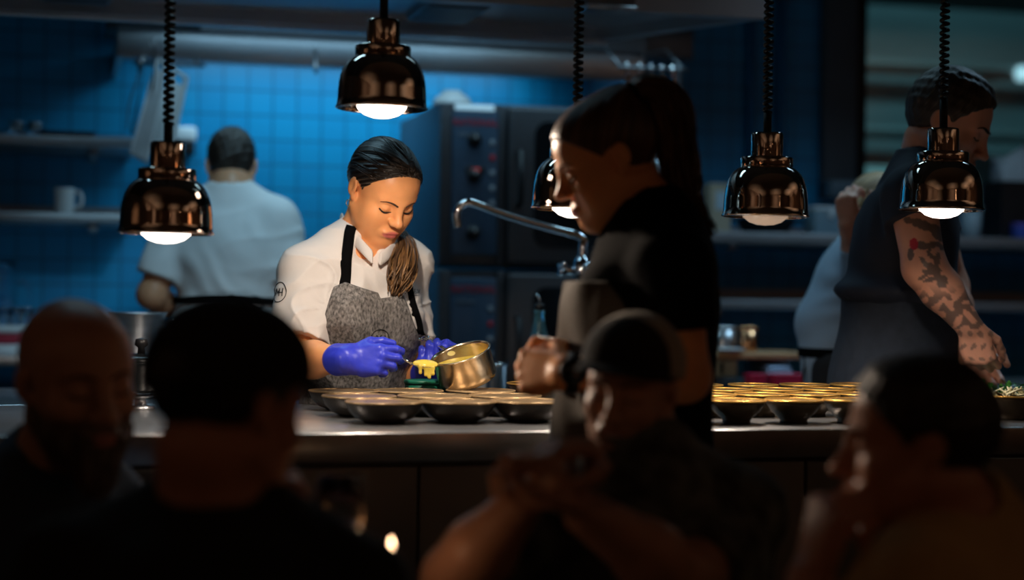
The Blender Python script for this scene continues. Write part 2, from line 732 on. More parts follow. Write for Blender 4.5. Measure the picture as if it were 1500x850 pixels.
class Head:
    def __init__(s, o, yaw, pitch=0, roll=0, scale=1.0, female=False, jaw=1.0, smile=False, nose=1.0):
        s.o, s.B, s.s = np.asarray(o, float), frame(yaw, pitch, roll), scale
        s.female, s.jaw, s.smile, s.nose = female, jaw, smile, nose

    def L(s, x, y, z):
        return s.o + s.s * (x * s.B[0] + y * s.B[1] + z * s.B[2])

    def loc(s, P):
        return (P - s.o) @ s.B.T / s.s

    def e(s, c, r):
        return ell(s.L(*c), np.array(r) * s.s, s.B)

    def c(s, a, b, ra, rb=None):
        return rc(s.L(*a), s.L(*b), ra * s.s, (ra if rb is None else rb) * s.s)

    def ops(s, ears=True):
        k = s.s
        fem = s.female
        j = s.jaw
        o = [('u', s.e((0, -0.014, 0.034), (0.073, 0.092, 0.081)), 0.01 * k),
             ('u', s.e((0, 0.034, 0.036), (0.060, 0.053, 0.058)), 0.03 * k),
             ('u', s.e((0, 0.030, -0.030), (0.058 * (0.5 + 0.5 * j), 0.054, 0.070)), 0.03 * k),
             ('u', s.e((0, 0.032, -0.064), (0.046 * j, 0.048, 0.042)), 0.025 * k)]
        for x in (-1, 1):
            o.append(('u', s.c((x * 0.052 * j, -0.006, -0.046), (x * 0.016, 0.062, -0.094), 0.016, 0.016), 0.03 * k))
            o.append(('u', s.e((x * 0.039, 0.056, -0.028), (0.022, 0.021, 0.020)), 0.022 * k))
        if fem:
            for x in (-1, 1):
                o.append(('u', s.e((x * 0.040, 0.040, -0.052), (0.020, 0.030, 0.030)), 0.03 * k))
        o.append(('u', s.e((0, 0.071, -0.094), (0.017 * j, 0.015, 0.014)), 0.018 * k))
        br = 0.009 if fem else 0.012
        for x in (-1, 1):
            o.append(('u', s.c((x * 0.010, 0.080, 0.016), (x * 0.040, 0.066, 0.019), br, br * 0.8), 0.016 * k))
        for x in (-1, 1):
            o.append(('s', s.e((x * 0.031, 0.096, -0.002), (0.017, 0.016, 0.011)), 0.016 * k))
        for x in (-1, 1):
            o.append(('u', s.e((x * 0.0305, 0.0705, -0.002), (0.0155, 0.0145, 0.0125)), 0.004 * k))
            o.append(('s', s.c((x * 0.017, 0.090, -0.0085), (x * 0.044, 0.0815, -0.0085), 0.0016), 0.003 * k))
        n = s.nose
        nz = .76 if fem else 1.0
        mz = .005 if fem else 0.0
        o.append(('u', s.c((0, 0.084, 0.008), (0, 0.106 if not fem else .103, -0.034 * nz), 0.0075 * n, 0.0095 * n), 0.016 * k))
        o.append(('u', s.e((0, 0.109 if not fem else .1055, -0.038 * nz), (0.0105 * n, 0.0105, 0.0095)), 0.008 * k))
        for x in (-1, 1):
            o.append(('u', s.e((x * 0.0125 * n, 0.096, -0.041 * nz), (0.0075, 0.010, 0.0075)), 0.007 * k))
            o.append(('s', s.e((x * 0.0068, 0.102, -0.041 * nz - .0085), (0.0036, 0.0055, 0.0035)), 0.003 * k))
        o.append(('u', s.e((0, 0.082, -0.064), (0.026, 0.014, 0.014)), 0.014 * k))
        if s.smile:
            o.append(('u', s.e((0, 0.088, -0.0640), (0.028, 0.009, 0.0048)), 0.006 * k))
            o.append(('u', s.e((0, 0.084, -0.0885), (0.024, 0.009, 0.0056)), 0.006 * k))
            o.append(('s', s.e((0, 0.092, -0.0760), (0.026, 0.020, 0.0085)), 0.003 * k))
        else:
            o.append(('u', s.e((-0.008, 0.0925, -0.0650 + mz), (0.0145, 0.0068 if fem else .0075, 0.0044)), 0.005 * k))
            o.append(('u', s.e((0.008, 0.0925, -0.0650 + mz), (0.0145, 0.0068 if fem else .0075, 0.0044)), 0.005 * k))
            o.append(('u', s.e((0, 0.0912, -0.0748 + mz), (0.0170, 0.0078, 0.0054)), 0.005 * k))
            o.append(('s', s.c((-0.023, 0.091, -0.0700 + mz), (0.023, 0.091, -0.0700 + mz), 0.0010), 0.0025 * k))
            o.append(('s', s.e((0, 0.102, -0.0698 + mz), (0.020, 0.006, 0.0012)), 0.002 * k))
        if ears:
            for x in (-1, 1):
                o.append(('u', s.e((x * 0.0770, -0.013, 0.001), (0.0070, 0.0165, 0.024)), 0.005 * k))
                o.append(('u', s.e((x * 0.0705, -0.006, -0.022), (0.0060, 0.009, 0.012)), 0.006 * k))
                o.append(('s', s.e((x * 0.0865, -0.0085, 0.002), (0.0078, 0.0090, 0.0145)), 0.004 * k))
        return o

    def skin_color(s, base, lip, beard=None, beard_mix=0.0, brow=None):
        base, lip = np.array(base), np.array(lip)

        def f(P):
            q = s.loc(P)
            c = np.tile(base, (len(P), 1))
            m = (((q - np.array([0, 0.092, -0.070 + (.005 if s.female else 0)])) / np.array([0.0235, 0.018, 0.0105])) ** 2).sum(-1)
            t = np.clip((1.15 - m) / 0.4, 0, 1)[:, None]
            if beard is not None:
                b = (q[:, 1] > -0.005) & (q[:, 2] < -0.030 - 0.35 * np.maximum(0, q[:, 1] - 0.06)) & (q[:, 2] > -0.14)
                d = np.clip((-0.028 - q[:, 2]) / 0.02, 0, 1) * b
                must = (((q - np.array([0, 0.092, -0.058])) / np.array([0.030, 0.03, 0.010])) ** 2).sum(-1) < 1
                d = np.maximum(d, must * 0.9)[:, None] * beard_mix
                c = c * (1 - d) + np.array(beard) * d
            c = c * (1 - t) + lip * t
            if brow is not None:
                for x in ():
                    z0 = 0.0215 - 0.12 * np.maximum(0, np.abs(q[:, 0]) - 0.030)
                    bm = (np.sign(q[:, 0]) == x) & (np.abs(q[:, 0]) > 0.010) & (np.abs(q[:, 0]) < 0.046) & (np.abs(q[:, 2] - z0) < 0.0045) & (q[:, 1] > 0.03)
                    c[bm] = np.array(brow)
            return c
        return f


def rot(v, axis, ang):
    a = math.radians(ang)
    v, axis = np.asarray(v, float), unit(axis)
    return v * math.cos(a) + np.cross(axis, v) * math.sin(a) + axis * (axis @ v) * (1 - math.cos(a))


def hand_ops(wrist, d, n, t, curls, thumb=None, s=1.0, spread=4.0, r=1.0, k=0.010):
    """d: wrist to knuckles, n: the way the fingers curl, t: thumb side. Returns (ops, finger tips, thumb tip)."""
    d = unit(d)
    n = unit(np.asarray(n, float) - d * (np.asarray(n, float) @ d))
    t0 = np.cross(d, n)
    t = t0 if t0 @ np.asarray(t, float) > 0 else -t0
    w = np.asarray(wrist, float)
    o, tips = [], []
    offs = [0.0285, 0.0095, -0.0095, -0.0275]
    lens = [0.086, 0.090, 0.085, 0.077]
    ph = [(0.042, 0.025, 0.020), (0.046, 0.029, 0.021), (0.042, 0.027, 0.020), (0.032, 0.020, 0.018)]
    for i in range(4):
        kn = w + s * (d * lens[i] + t * offs[i])
        o.append(('u', rc(w + s * (d * 0.004 + t * offs[i] * 0.55), kn, 0.0145 * s * r, 0.0112 * s * r), k))
    o.append(('u', ell(w + s * (d * 0.050 + n * 0.004), np.array((0.040, 0.014, 0.040)) * s * r, np.array([d, n, t])), k))
    for i in range(4):
        p = w + s * (d * lens[i] + t * offs[i])
        ang, sp = 0.0, (1.5 - i) * spread
        dd = rot(d, n, 0) * math.cos(math.radians(sp)) + t * math.sin(math.radians(sp))
        rad = [0.0098, 0.0088, 0.0078, 0.0066]
        if i == 3:
            rad = [x * 0.86 for x in rad]
        for q in range(3):
            ang += curls[i][q]
            v = dd * math.cos(math.radians(ang)) + n * math.sin(math.radians(ang))
            e = p + s * v * ph[i][q]
            o.append(('u', rc(p, e, rad[q] * s * r, rad[q + 1] * s * r), 0.0035 if q else 0.006))
            p = e
        tips.append(p)
    th = thumb or ((0.62, 0.68, 0.35), (0.85, 0.25, 0.45), (0.9, 0.0, 0.4))
    p = w + s * (d * 0.020 + t * 0.024 + n * 0.008)
    for q, (v, L, ra, rb) in enumerate(zip(th, (0.044, 0.033, 0.026), (0.0155, 0.0115, 0.0100), (0.0120, 0.0100, 0.0078))):
        vv = unit(v[0] * d + v[1] * t + v[2] * n)
        e = p + s * vv * L
        o.append(('u', rc(p, e, ra * s * r, rb * s * r), 0.010 if q == 0 else 0.004))
        p = e
    return o, tips, p


CURL_FIST = [(75, 80, 45)] * 4
CURL_LOOSE = [(35, 35, 20), (42, 40, 22), (48, 42, 25), (52, 45, 25)]
CURL_FLAT = [(12, 12, 8)] * 4


class Body:
    """Joints in world space; dims: half width w, half depth dp."""
    def __init__(s, pelvis, chest, neck, shl, shr, w=0.17, dp=0.11, belly=0.0, bust=0.0):
        s.pe, s.ch, s.ne, s.shl, s.shr = (np.asarray(q, float) for q in (pelvis, chest, neck, shl, shr))
        s.w, s.dp, s.belly, s.bust = w, dp, belly, bust
        s.lat = unit(s.shl - s.shr)

    def fr(s, up):
        u = unit(up)
        l = unit(s.lat - u * (s.lat @ u))
        f = np.cross(l, u)          # left x up = forward for (left, forward, up) left-handed rows
        f = f * (1 if True else -1)
        return np.array([l, f, u])

    def torso(s, t=0.0, k=0.06):
        B1 = s.fr(s.ne - s.ch)
        B2 = s.fr(s.ch - s.pe)
        s.B1, s.B2 = B1, B2
        w, dp = s.w, s.dp
        mid = s.pe * 0.55 + s.ch * 0.45
        o = [('u', ell(s.ch, (w * 0.92 + t, dp + t, 0.19 + t), B1), k),
             ('u', ell(mid + B2[1] * s.belly * 0.5, (w * 0.84 + t, dp * 0.92 + s.belly * 0.5 + t, 0.17 + t), B2), k),
             ('u', ell(s.pe, (w * 0.94 + t, dp * 0.98 + t, 0.15 + t), B2), k)]
        for sh in (s.shl, s.shr):
            o.append(('u', rc(s.ne - B1[2] * 0.03, sh, 0.050 + t, 0.050 + t), 0.04))
            o.append(('u', rc(s.ne + B1[2] * 0.02, s.ne * 0.35 + sh * 0.65, 0.034 + t, 0.040 + t), 0.04))
        if s.bust:
            for x in (-1, 1):
                o.append(('u', ell(s.ch + B1[0] * x * w * 0.42 + B1[1] * (dp * 0.72) - B1[2] * 0.02,
                                   (0.062 + t, s.bust + t, 0.065 + t), B1), 0.04))
        return o


def limb(sh, el, wr, r=(0.046, 0.040, 0.042, 0.027), k=0.02):
    m = el * 0.62 + wr * 0.38
    return [('u', rc(sh, el, r[0], r[1]), k), ('u', rc(el, m, r[1], r[2]), k), ('u', rc(m, wr, r[2], r[3]), k)]


def sleeve(sh, el, wr, frac, r0, r1, k=0.03, r2=None):
    """Sleeve to frac of the way to the elbow, past 1 down the forearm."""
    o = []
    if frac <= 1:
        e = sh + (el - sh) * frac
        o.append(('u', fmax(rc(sh, e + (el - sh) * 0.15, r0, r1), half(e, el - sh)), k))
    else:
        e = el + (wr - el) * (frac - 1)
        o.append(('u', rc(sh, el, r0, r1), k))
        o.append(('u', fmax(rc(el, e + (wr - el) * 0.1, r1, r2 or r1), half(e, wr - el)), k))
    return o


def folds(amp, seed=0.0, sc1=1.0, fine=0.35, ax=(0.3, 0.2, 1.0)):
    a = unit(ax)

    def f(P):
        x, y, z = P[..., 0] * sc1, P[..., 1] * sc1, P[..., 2] * sc1
        u = P @ a * sc1
        wx = 0.028 * np.sin(17 * y + 11 * z + seed) + 0.02 * np.sin(23 * x - 9 * z + 2 * seed)
        d = np.sin(48 * (u + wx * 1.6) + 14 * x + seed)
        d = np.sign(d) * np.abs(d) ** 1.3 * (0.55 + 0.45 * np.sin(13 * x + 15 * y + 9 * z + seed * 3))
        d2 = np.sin(95 * (u * 0.6 + x * 0.7 - y * 0.5 + wx * 2) + seed * 5) * (0.5 + 0.5 * np.sin(21 * z + 16 * x - 12 * y + seed))
        return amp * (d * 0.65 + fine * d2)
    return f


def creases(base, centers, amp, n=6.0, r0=.085, w=.06):
    """Folds plus sharp creases fanning out from the given points (armpits, elbows)."""
    def f(P):
        d = base(P)
        for i, (c, a0) in enumerate(centers):
            v = P - c
            x, y = v @ RT, v @ UP
            r = np.sqrt(x * x + y * y)
            an = np.arctan2(y, x) + a0 + .5 * np.sin(r * 30 + i)
            s = 1 - np.abs(np.sin(an * n * .5 + .6 * np.sin(an * 3)))
            d = d + amp * (s ** 1.6 - .35) * np.exp(-((r - r0) / w) ** 2) * (np.sqrt((v ** 2).sum(-1)) < .30)
        return d
    return f


def ridges(amp, seed, sc1=1.0, ax=(.5, .2, .8)):
    """Sharp-crested wrinkles with soft valleys."""
    a = unit(ax)
    b = unit(np.cross(a, [.3, .9, .1]))

    def f(P):
        u, v, w_ = P @ a * sc1, P @ b * sc1, P @ np.cross(a, b) * sc1
        u1 = u + .030 * np.sin(15 * v + 9 * w_ + seed) + .014 * np.sin(37 * v - 21 * w_ + 2 * seed)
        s = 1 - np.abs(np.sin(26 * u1 + seed))
        m = .5 + .5 * np.sin(11 * v + 13 * w_ + 7 * u + 3 * seed)
        u2 = u * .5 + v * .8 + .02 * np.sin(31 * u + seed)
        s2 = 1 - np.abs(np.sin(41 * u2 + 2 * seed))
        m2 = .5 + .5 * np.sin(17 * u - 12 * w_ + seed)
        return amp * (s ** 2.2 * m + .6 * s2 ** 2.5 * m2 - .3)
    return f


def bounds(pts, pad):
    p = np.array(pts)
    return p.min(0) - pad, p.max(0) + pad


def strand_attr(H, g, axis, sa=26.0, sr=3.0):
    """Streak coordinates: angle round the gather axis through g (head-local), distance from it."""
    g, a = np.array(g, float), unit(axis)
    b = unit(np.cross(a, [0.13, 0.2, 0.97]))
    c = np.cross(a, b)

    def f(P):
        q = H.loc(P) - g
        an = np.arctan2(q @ c, q @ b)
        return np.stack([np.cos(an) * sa * 0.7, np.sin(an) * sa * 0.7, np.sqrt((q ** 2).sum(-1)) * sr], -1)
    return f


def tail_part(name, paths_center, radii, m, parent, n=60, seed=1, spread_end=1.0, wob=0.004, rs=0.0016):
    """A ponytail as a bundle of tapered locks following a centre path; n locks joined into one mesh."""
    rnd = random.Random(seed)
    ctr = smooth_path(paths_center, 8)
    N = len(ctr)
    rr = np.interp(np.linspace(0, 1, N), np.linspace(0, 1, len(radii)), radii)
    vs, fs, st = [], [], []
    for i in range(n):
        a, q = rnd.random() * 2 * math.pi, math.sqrt(rnd.random())
        ph, le = rnd.random() * 6, 0.82 + 0.18 * rnd.random() * spread_end
        col = rnd.random() * 30
        M = max(4, int(N * le))
        prev = None
        ring = []
        rad0 = rs * (0.7 + 0.8 * rnd.random())
        for j in range(M):
            t = unit(ctr[min(j + 1, N - 1)] - ctr[max(j - 1, 0)])
            if prev is None:
                prev = np.cross(t, [0.3, 1, 0.1])
            prev = unit(prev - t * (prev @ t))
            bn = np.cross(t, prev)
            c = ctr[j] + rr[j] * q * (math.cos(a) * prev + math.sin(a) * bn) + wob * (math.sin(ph + j * 0.35) * prev + math.cos(ph * 2 + j * 0.27) * bn) * (j / N)
            rd = rad0 * 2.2 * (1 - 0.75 * (j / M) ** 2)
            ring.append([c + rd * (math.cos(w2) * prev + math.sin(w2) * bn) for w2 in (0, 1.257, 2.513, 3.77, 5.027)])
        b = len(vs)
        for j, r_ in enumerate(ring):
            for p in r_:
                vs.append(p)
                st.append((col, i * 1.7, j * 0.05))
        for j in range(M - 1):
            for w2 in range(5):
                x, y = b + j * 5 + w2, b + j * 5 + (w2 + 1) % 5
                fs.append((x, y, y + 5, x + 5))
        fs.append(tuple(b + (M - 1) * 5 + w2 for w2 in range(5)))
    me = bpy.data.meshes.new(name)
    off = root_loc(parent)
    me.from_pydata([tuple(p - off) for p in vs], [], fs)
    me.polygons.foreach_set('use_smooth', [True] * len(fs))
    at_ = me.attributes.new('strand', 'FLOAT_VECTOR', 'POINT')
    at_.data.foreach_set('vector', np.array(st, np.float32).ravel())
    me.materials.append(m)
    o = bpy.data.objects.new(name, me)
    C.objects.link(o)
    o.parent = parent
    return o


def legs_part(root, hips, feet, m, shoe, knees=None, rad=(0.088, 0.064, 0.056), waist=None):
    """Trousers (one mesh) and two shoes."""
    ops = []
    if waist is not None:
        ops += waist
    pts = []
    for i, (h, ft) in enumerate(zip(hips, feet)):
        ft = np.asarray(ft, float)
        an = ft + V3(0, 0, 0.09)
        kn = (h + an) / 2 if knees is None else knees[i]
        ops += [('u', rc(h, kn, rad[0], rad[1]), 0.03), ('u', rc(kn, an, rad[1], rad[2]), 0.02)]
        pts += [h, kn, an]
    lo, hi = bounds(pts, 0.14)
    sdf_part('trousers', ops, lo, hi, 0.012, m, root, folds(0.004, 2.0), 0.006)
    for i, ft in enumerate(feet):
        f = root_f[root.name]
        ft = np.asarray(ft, float)
        o = [('u', rc(ft + V3(0, 0, 0.045) - f * 0.06, ft + V3(0, 0, 0.035) + f * 0.12, 0.042, 0.035), 0.01),
             ('i', half(ft + V3(0, 0, 0.003), (0, 0, -1)), 0.0), ('u', rc(ft + V3(0, 0, 0.05) - f * 0.03, ft + V3(0, 0, 0.10) - f * 0.03, 0.045, 0.045), 0.02)]
        sdf_part('shoe', o, ft - 0.26, ft + 0.26, 0.008, shoe, root)


root_f = {}


def person(loc, yaw, label, group=None):
    r = thing('person', (loc[0], loc[1], 0.0), label, 'person', group)
    root_f[r.name] = frame(yaw)[1]
    return r

# ------------------------------------------------------------------ the room
FLOORM = mat('dark_floor', (0.035, 0.032, 0.030), 0.5, 0, 0.1, 20, 0.2, 3)
CEILM = mat('brown_ceiling', (0.26, 0.17, 0.11), 0.8, 0, 0.1, 20)
WALLD = mat('brown_dining_wall', (0.24, 0.15, 0.10), 0.7, 0, 0.1, 12, 0.2, 2)
GREYF = mat('grey_window_frame', (0.10, 0.11, 0.125), 0.5, 0, 0, 1, 0.08, 4)
BACKR = mat('back_room_paint', (0.16, 0.26, 0.28), 0.7, 0, 0.05, 20, 0.25, 1.3, (0.4, 0.4, 2.5))
YW = 7.0
struct(MB().bx(-3.2, 7.5, -3.6, 10.6, -0.1, 0.0).build('floor', FLOORM))
struct(MB().bx(-3.2, 7.5, -3.6, 2.6, 3.25, 3.35).build('ceiling', CEILM))
struct(MB().bx(-3.2, 7.5, 2.6, 10.6, 3.25, 3.35).build('ceiling', mat('dark_ceiling', (0.05, 0.05, 0.05), 0.8, 0, 0.1, 20)))
WX0, WX1, WZ0, WZ1 = 3.38, 6.2, 1.80, 3.0
m = MB()
m.bx(-3.2, WX0, YW, YW + 0.16, 0, 3.25).bx(WX1, 7.5, YW, YW + 0.16, 0, 3.25)
m.bx(WX0, WX1, YW, YW + 0.16, 0, WZ0).bx(WX0, WX1, YW, YW + 0.16, WZ1, 3.25)
struct(m.build('wall_back', TILE))
struct(MB().bx(-3.3, -3.2, -3.6, 10.6, 0, 3.25).build('wall_left', WALLD))
struct(MB().bx(7.5, 7.6, -3.6, 10.6, 0, 3.25).build('wall_right', WALLD))
struct(MB().bx(-3.2, 7.5, -3.7, -3.6, 0, 3.25).build('wall_front', WALLD))
struct(MB().bx(-3.2, 7.5, 10.5, 10.6, 0, 3.25).build('wall_far', BACKR))

# window between the kitchen and the dim room behind it
wf = struct(MB().bx(WX0 - 0.16, WX0, YW - 0.05, YW + 0.05, WZ0 - 0.08, WZ1 + 0.06).bx(WX1, WX1 + 0.08, YW - 0.05, YW + 0.05, WZ0 - 0.06, WZ1 + 0.06)
            .bx(WX0, WX1, YW - 0.05, YW + 0.05, WZ1, WZ1 + 0.08).build('window_1', GREYF, None, 0.006))
s_ = MB().bx(WX0 - 0.16, WX1 + 0.08, YW - 0.12, YW + 0.02, WZ0 - 0.075, WZ0).build('sill', mat('blue_grey_sill', (0.13, 0.19, 0.24), 0.45), wf, 0.005)
s_ = MB().bx(WX0, WX0 + 0.085, YW + 0.03, YW + 0.10, WZ0, WZ1).build('sash', BLACK, wf, 0.004)
g_ = MB().bx(WX0 + 0.085, WX1, YW + 0.06, YW + 0.066, WZ0, WZ1).build('pane', GLASS, wf)
# things in the back room seen through the window
sh = thing('steel_shelf_rack', (5.0, 10.0, 0), 'dim steel shelf rack in the room behind the window glass', 'rack')
for z in (1.78, 2.32, 2.74):
    MB().bx(3.9, 7.2, 9.75, 10.2, z, z + 0.035).build('shelf', mat('rack_grey', (0.13, 0.20, 0.21), 0.5, 0.3), sh, 0.006)
for x in (3.95, 7.1):
    MB().bx(x, x + 0.05, 9.8, 9.85, 0, 3.0).build('post', STEEL_D, sh)
p = atY(1274, 9.95, 234)
bx_ = thing('plastic_crate', (p[0], p[1], 1.85), 'pale crate on the back room rack, seen through the window', 'crate')
MB().bx(p[0] - 0.095, p[0] + 0.095, p[1] - 0.13, p[1] + 0.13, 1.851, 2.10).build('body', mat('pale_crate', (0.40, 0.62, 0.62), 0.5), bx_, 0.01)
MB().bx(p[0] - 0.10, p[0] + 0.10, p[1] - 0.135, p[1] + 0.135, 2.085, 2.11).build('rim', mat('pale_crate_rim', (0.36, 0.55, 0.56), 0.5), bx_, 0.006)
p = atY(1497, 9.7, 108)
lt = thing('wall_lamp', p, 'small pale glowing lamp in the back room at the window edge', 'lamp')
MB().lathe([(0.0, -0.05), (0.035, -0.04), (0.05, 0), (0.035, 0.04), (0, 0.05)], p, None, 16).build('globe', mat('globe_glow', (0.6, 0.9, 0.95), 0.3, emit=(0.5, 0.85, 0.95), estr=0.8), lt)
MB().tube([p + V3(0, 0.04, 0), p + V3(0, 0.8, 0)], 0.012).build('arm', STEEL_D, lt)

# conduit pipes on the blue wall
for px, nm in ((1098, 'slim grey pipe on the blue wall left of the window frame'), (1143, 'slim grey pipe on the blue wall beside the window frame')):
    p = atY(px, YW - 0.03)
    t = thing('wall_pipe', (p[0], p[1], 1.5), nm if px > 1110 else 'slim grey pipe on the blue wall right of the extractor hood', 'pipe', 'pipes on the blue wall')
    MB().tube([(p[0], YW - 0.025, 1.56), (p[0], YW - 0.025, 3.24)], 0.02, 12).build('pipe', mat('blue_painted_pipe', (0.02, 0.16, 0.34), 0.4), t)
    for z in (1.75, 2.6):
        MB().bx(p[0] - 0.03, p[0] + 0.03, YW - 0.03, YW - 0.001, z - 0.012, z + 0.012).build('clip', STEEL_D, t)

# ------------------------------------------------------------------ island extractor hood (front) with filters
ZH = 2.15
fr, br = atY(1120, 4.92), atY(884, 5.56)
hood = thing('extractor_hood', (0.6, 5.2, 2.15), 'large steel extractor hood hanging over the kitchen, top of the photo', 'hood')
XL = -1.6
poly = [(XL, 4.92), (fr[0], 4.92), (br[0], 5.56), (XL, 5.56)]
pin = [(XL + .03, 4.97), (fr[0] - 0.07, 4.97), (br[0] - 0.04, 5.51), (XL + .03, 5.51)]
m = MB()
# open-bottomed box: side walls and a recessed underside
for i in range(4):
    a, b = poly[i], poly[(i + 1) % 4]
    c, d = pin[(i + 1) % 4], pin[i]
    m.add([(*a, ZH), (*b, ZH), (*b, ZH + 0.5), (*a, ZH + 0.5)], [(0, 1, 2, 3)])
    m.add([(*a, ZH), (*b, ZH), (*c, ZH), (*d, ZH)], [(0, 1, 2, 3)])
    m.add([(*d, ZH), (*c, ZH), (*c, ZH + 0.04), (*d, ZH + 0.04)], [(0, 1, 2, 3)])
m.add([(*q, ZH + 0.04) for q in pin], [(0, 1, 2, 3)])
m.add([(*q, ZH + 0.5) for q in poly], [(0, 1, 2, 3)])
m.build('canopy', STEEL_H, hood)
MB().bx(XL, br[0], 5.545, 5.575, ZH - 0.012, ZH + 0.02).build('rear_lip', STEEL, hood, 0.004)
for a, b in ((52, 158), (608, 700)):
    x0, x1 = atY(a, 5.2)[0], atY(b, 5.2)[0]
    f = MB().bx(x0, x1, 5.06, 5.40, ZH + 0.012, ZH + 0.038).build('filter', STEEL_D, hood, 0.004)
    mm = MB()
    for k in range(8):
        mm.bx(x0 + 0.01, x1 - 0.01, 5.075 + k * 0.04, 5.095 + k * 0.04, ZH + 0.006, ZH + 0.013)
    mm.build('baffle', STEEL_D, f)
MB().bx(0.3, 1.2, 5.0, 5.5, ZH + 0.5, 3.25).build('duct', STEEL_H, hood)
# small junction box on the front of the hood
p = atY(892, 4.86, 4)
jb = thing('junction_box', p, 'dark box with steel lid under the front edge of the hood', 'box')
MB().bx(p[0] - 0.075, p[0] + 0.075, 4.83, 4.917, p[2] - 0.015, p[2] + 0.12).build('body', STEEL_D, jb, 0.006)
MB().bx(p[0] - 0.078, p[0] + 0.078, 4.825, 4.917, p[2] - 0.025, p[2] - 0.012).build('lid', STEEL, jb, 0.003)

# wall hood behind: fascia, end plates, top
HX0, HX1, HY = 0.16, 2.16, 6.30
h2 = thing('wall_hood', (1.1, 6.6, 2.12), 'steel wall hood with lit fascia over the bright blue tiles', 'hood')
MB().bx(HX0, HX1, HY, HY + 0.02, 2.125, 2.225).build('fascia', STEEL, h2, 0.003)
MB().bx(HX0, HX0 + 0.02, HY + 0.02, YW, 2.125, 2.225).bx(HX1 - 0.02, HX1, HY + 0.02, YW, 2.125, 2.225).bx(HX0 + 0.02, HX1 - 0.02, HY + 0.02, HY + 0.05, 2.12, 2.14).build('side_plate', STEEL_H, h2)
MB().bx(HX0, HX1, HY + 0.02, YW, 2.36, 2.60).bx(HX0, HX1, HY - 0.02, HY + 0.03, 2.225, 2.36).build('plenum', STEEL_D, h2)
MB().bx(HX0 + 0.02, HX1 - 0.02, HY + 0.05, HY + 0.08, 2.19, 2.205).build('gutter', STEEL, h2)
MB().bx(HX1 - 0.32, HX1 + 0.22, HY + 0.05, HY + 0.50, 2.22, 2.34).build('filter_box', STEEL_D, h2, 0.004)
MB().bx(HX0 - 0.04, HX0 + 0.3, HY - 0.02, HY + 0.3, 2.225, 2.36).build('end_box', BLACK, h2, 0.004)
MB().bx(0.6, 1.6, 6.5, YW, 2.60, 3.25).build('duct', STEEL_H, h2)
p = atY(462, HY - 0.02, 100)
hk = thing('steel_hook', p, 'small steel hook hanging from the lit hood fascia', 'hook')
MB().tube(smooth_path([(p[0], HY - 0.012, p[2] + 0.08), (p[0], HY - 0.015, p[2] + 0.02), (p[0], HY - 0.03, p[2] - 0.02), (p[0], HY - 0.045, p[2])]), 0.006).build('hook', CHROME, hk)
p = at(1008, 110, 6.35)
hb = thing('steel_cover_box', p, 'grey steel box on the blue wall at the right end of the hood', 'box')
MB().bx(HX1 + .002, HX1 + 0.19, 6.86, YW - 0.001, p[2] - 0.09, p[2] + 0.19).build('body', STEEL_D, hb, 0.008)
MB().bx(HX1 + .02, HX1 + 0.17, 6.848, 6.86, p[2] - 0.06, p[2] + 0.16).build('cover', STEEL_H, hb, 0.004)

# ------------------------------------------------------------------ the pass counter
ZC = 1.04
YF, YB = 3.03, 3.80
CX0, CX1 = -1.2, 2.9
ct = thing('pass_counter', (0.8, 3.4, 0), 'long stainless steel pass counter holding the bowls', 'counter')
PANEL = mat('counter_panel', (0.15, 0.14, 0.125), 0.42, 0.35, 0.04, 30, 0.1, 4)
MB().bx(CX0, CX1, YF, YB, ZC - 0.055, ZC).build('worktop', STEEL_T, ct, 0.004, 3)
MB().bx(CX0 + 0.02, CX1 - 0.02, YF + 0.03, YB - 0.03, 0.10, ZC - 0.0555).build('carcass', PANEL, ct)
xs = [CX0 + 0.02, -0.42, -0.145, 0.62, 1.38, 2.14, CX1 - 0.02]
for i in range(len(xs) - 1):
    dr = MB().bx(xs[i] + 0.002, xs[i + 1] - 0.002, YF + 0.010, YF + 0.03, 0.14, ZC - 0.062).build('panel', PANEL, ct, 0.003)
MB().bx(CX0 + 0.05, CX1 - 0.05, YF + 0.08, YB - 0.08, 0.0, 0.10).build('plinth', BLACK, ct)

# ------------------------------------------------------------------ heat lamps over the pass
def cord_path(a, b, r, turns, n=10):
    out = []
    for k in range(int(turns * n) + 1):
        t = k / (turns * n)
        q = 2 * math.pi * k / n
        out.append(a + (b - a) * t + V3(r * math.cos(q), r * math.sin(q), 0))
    return out


YL = 3.30
LAMP_POWER = [3.0, 15, 6, 12, 2.0]


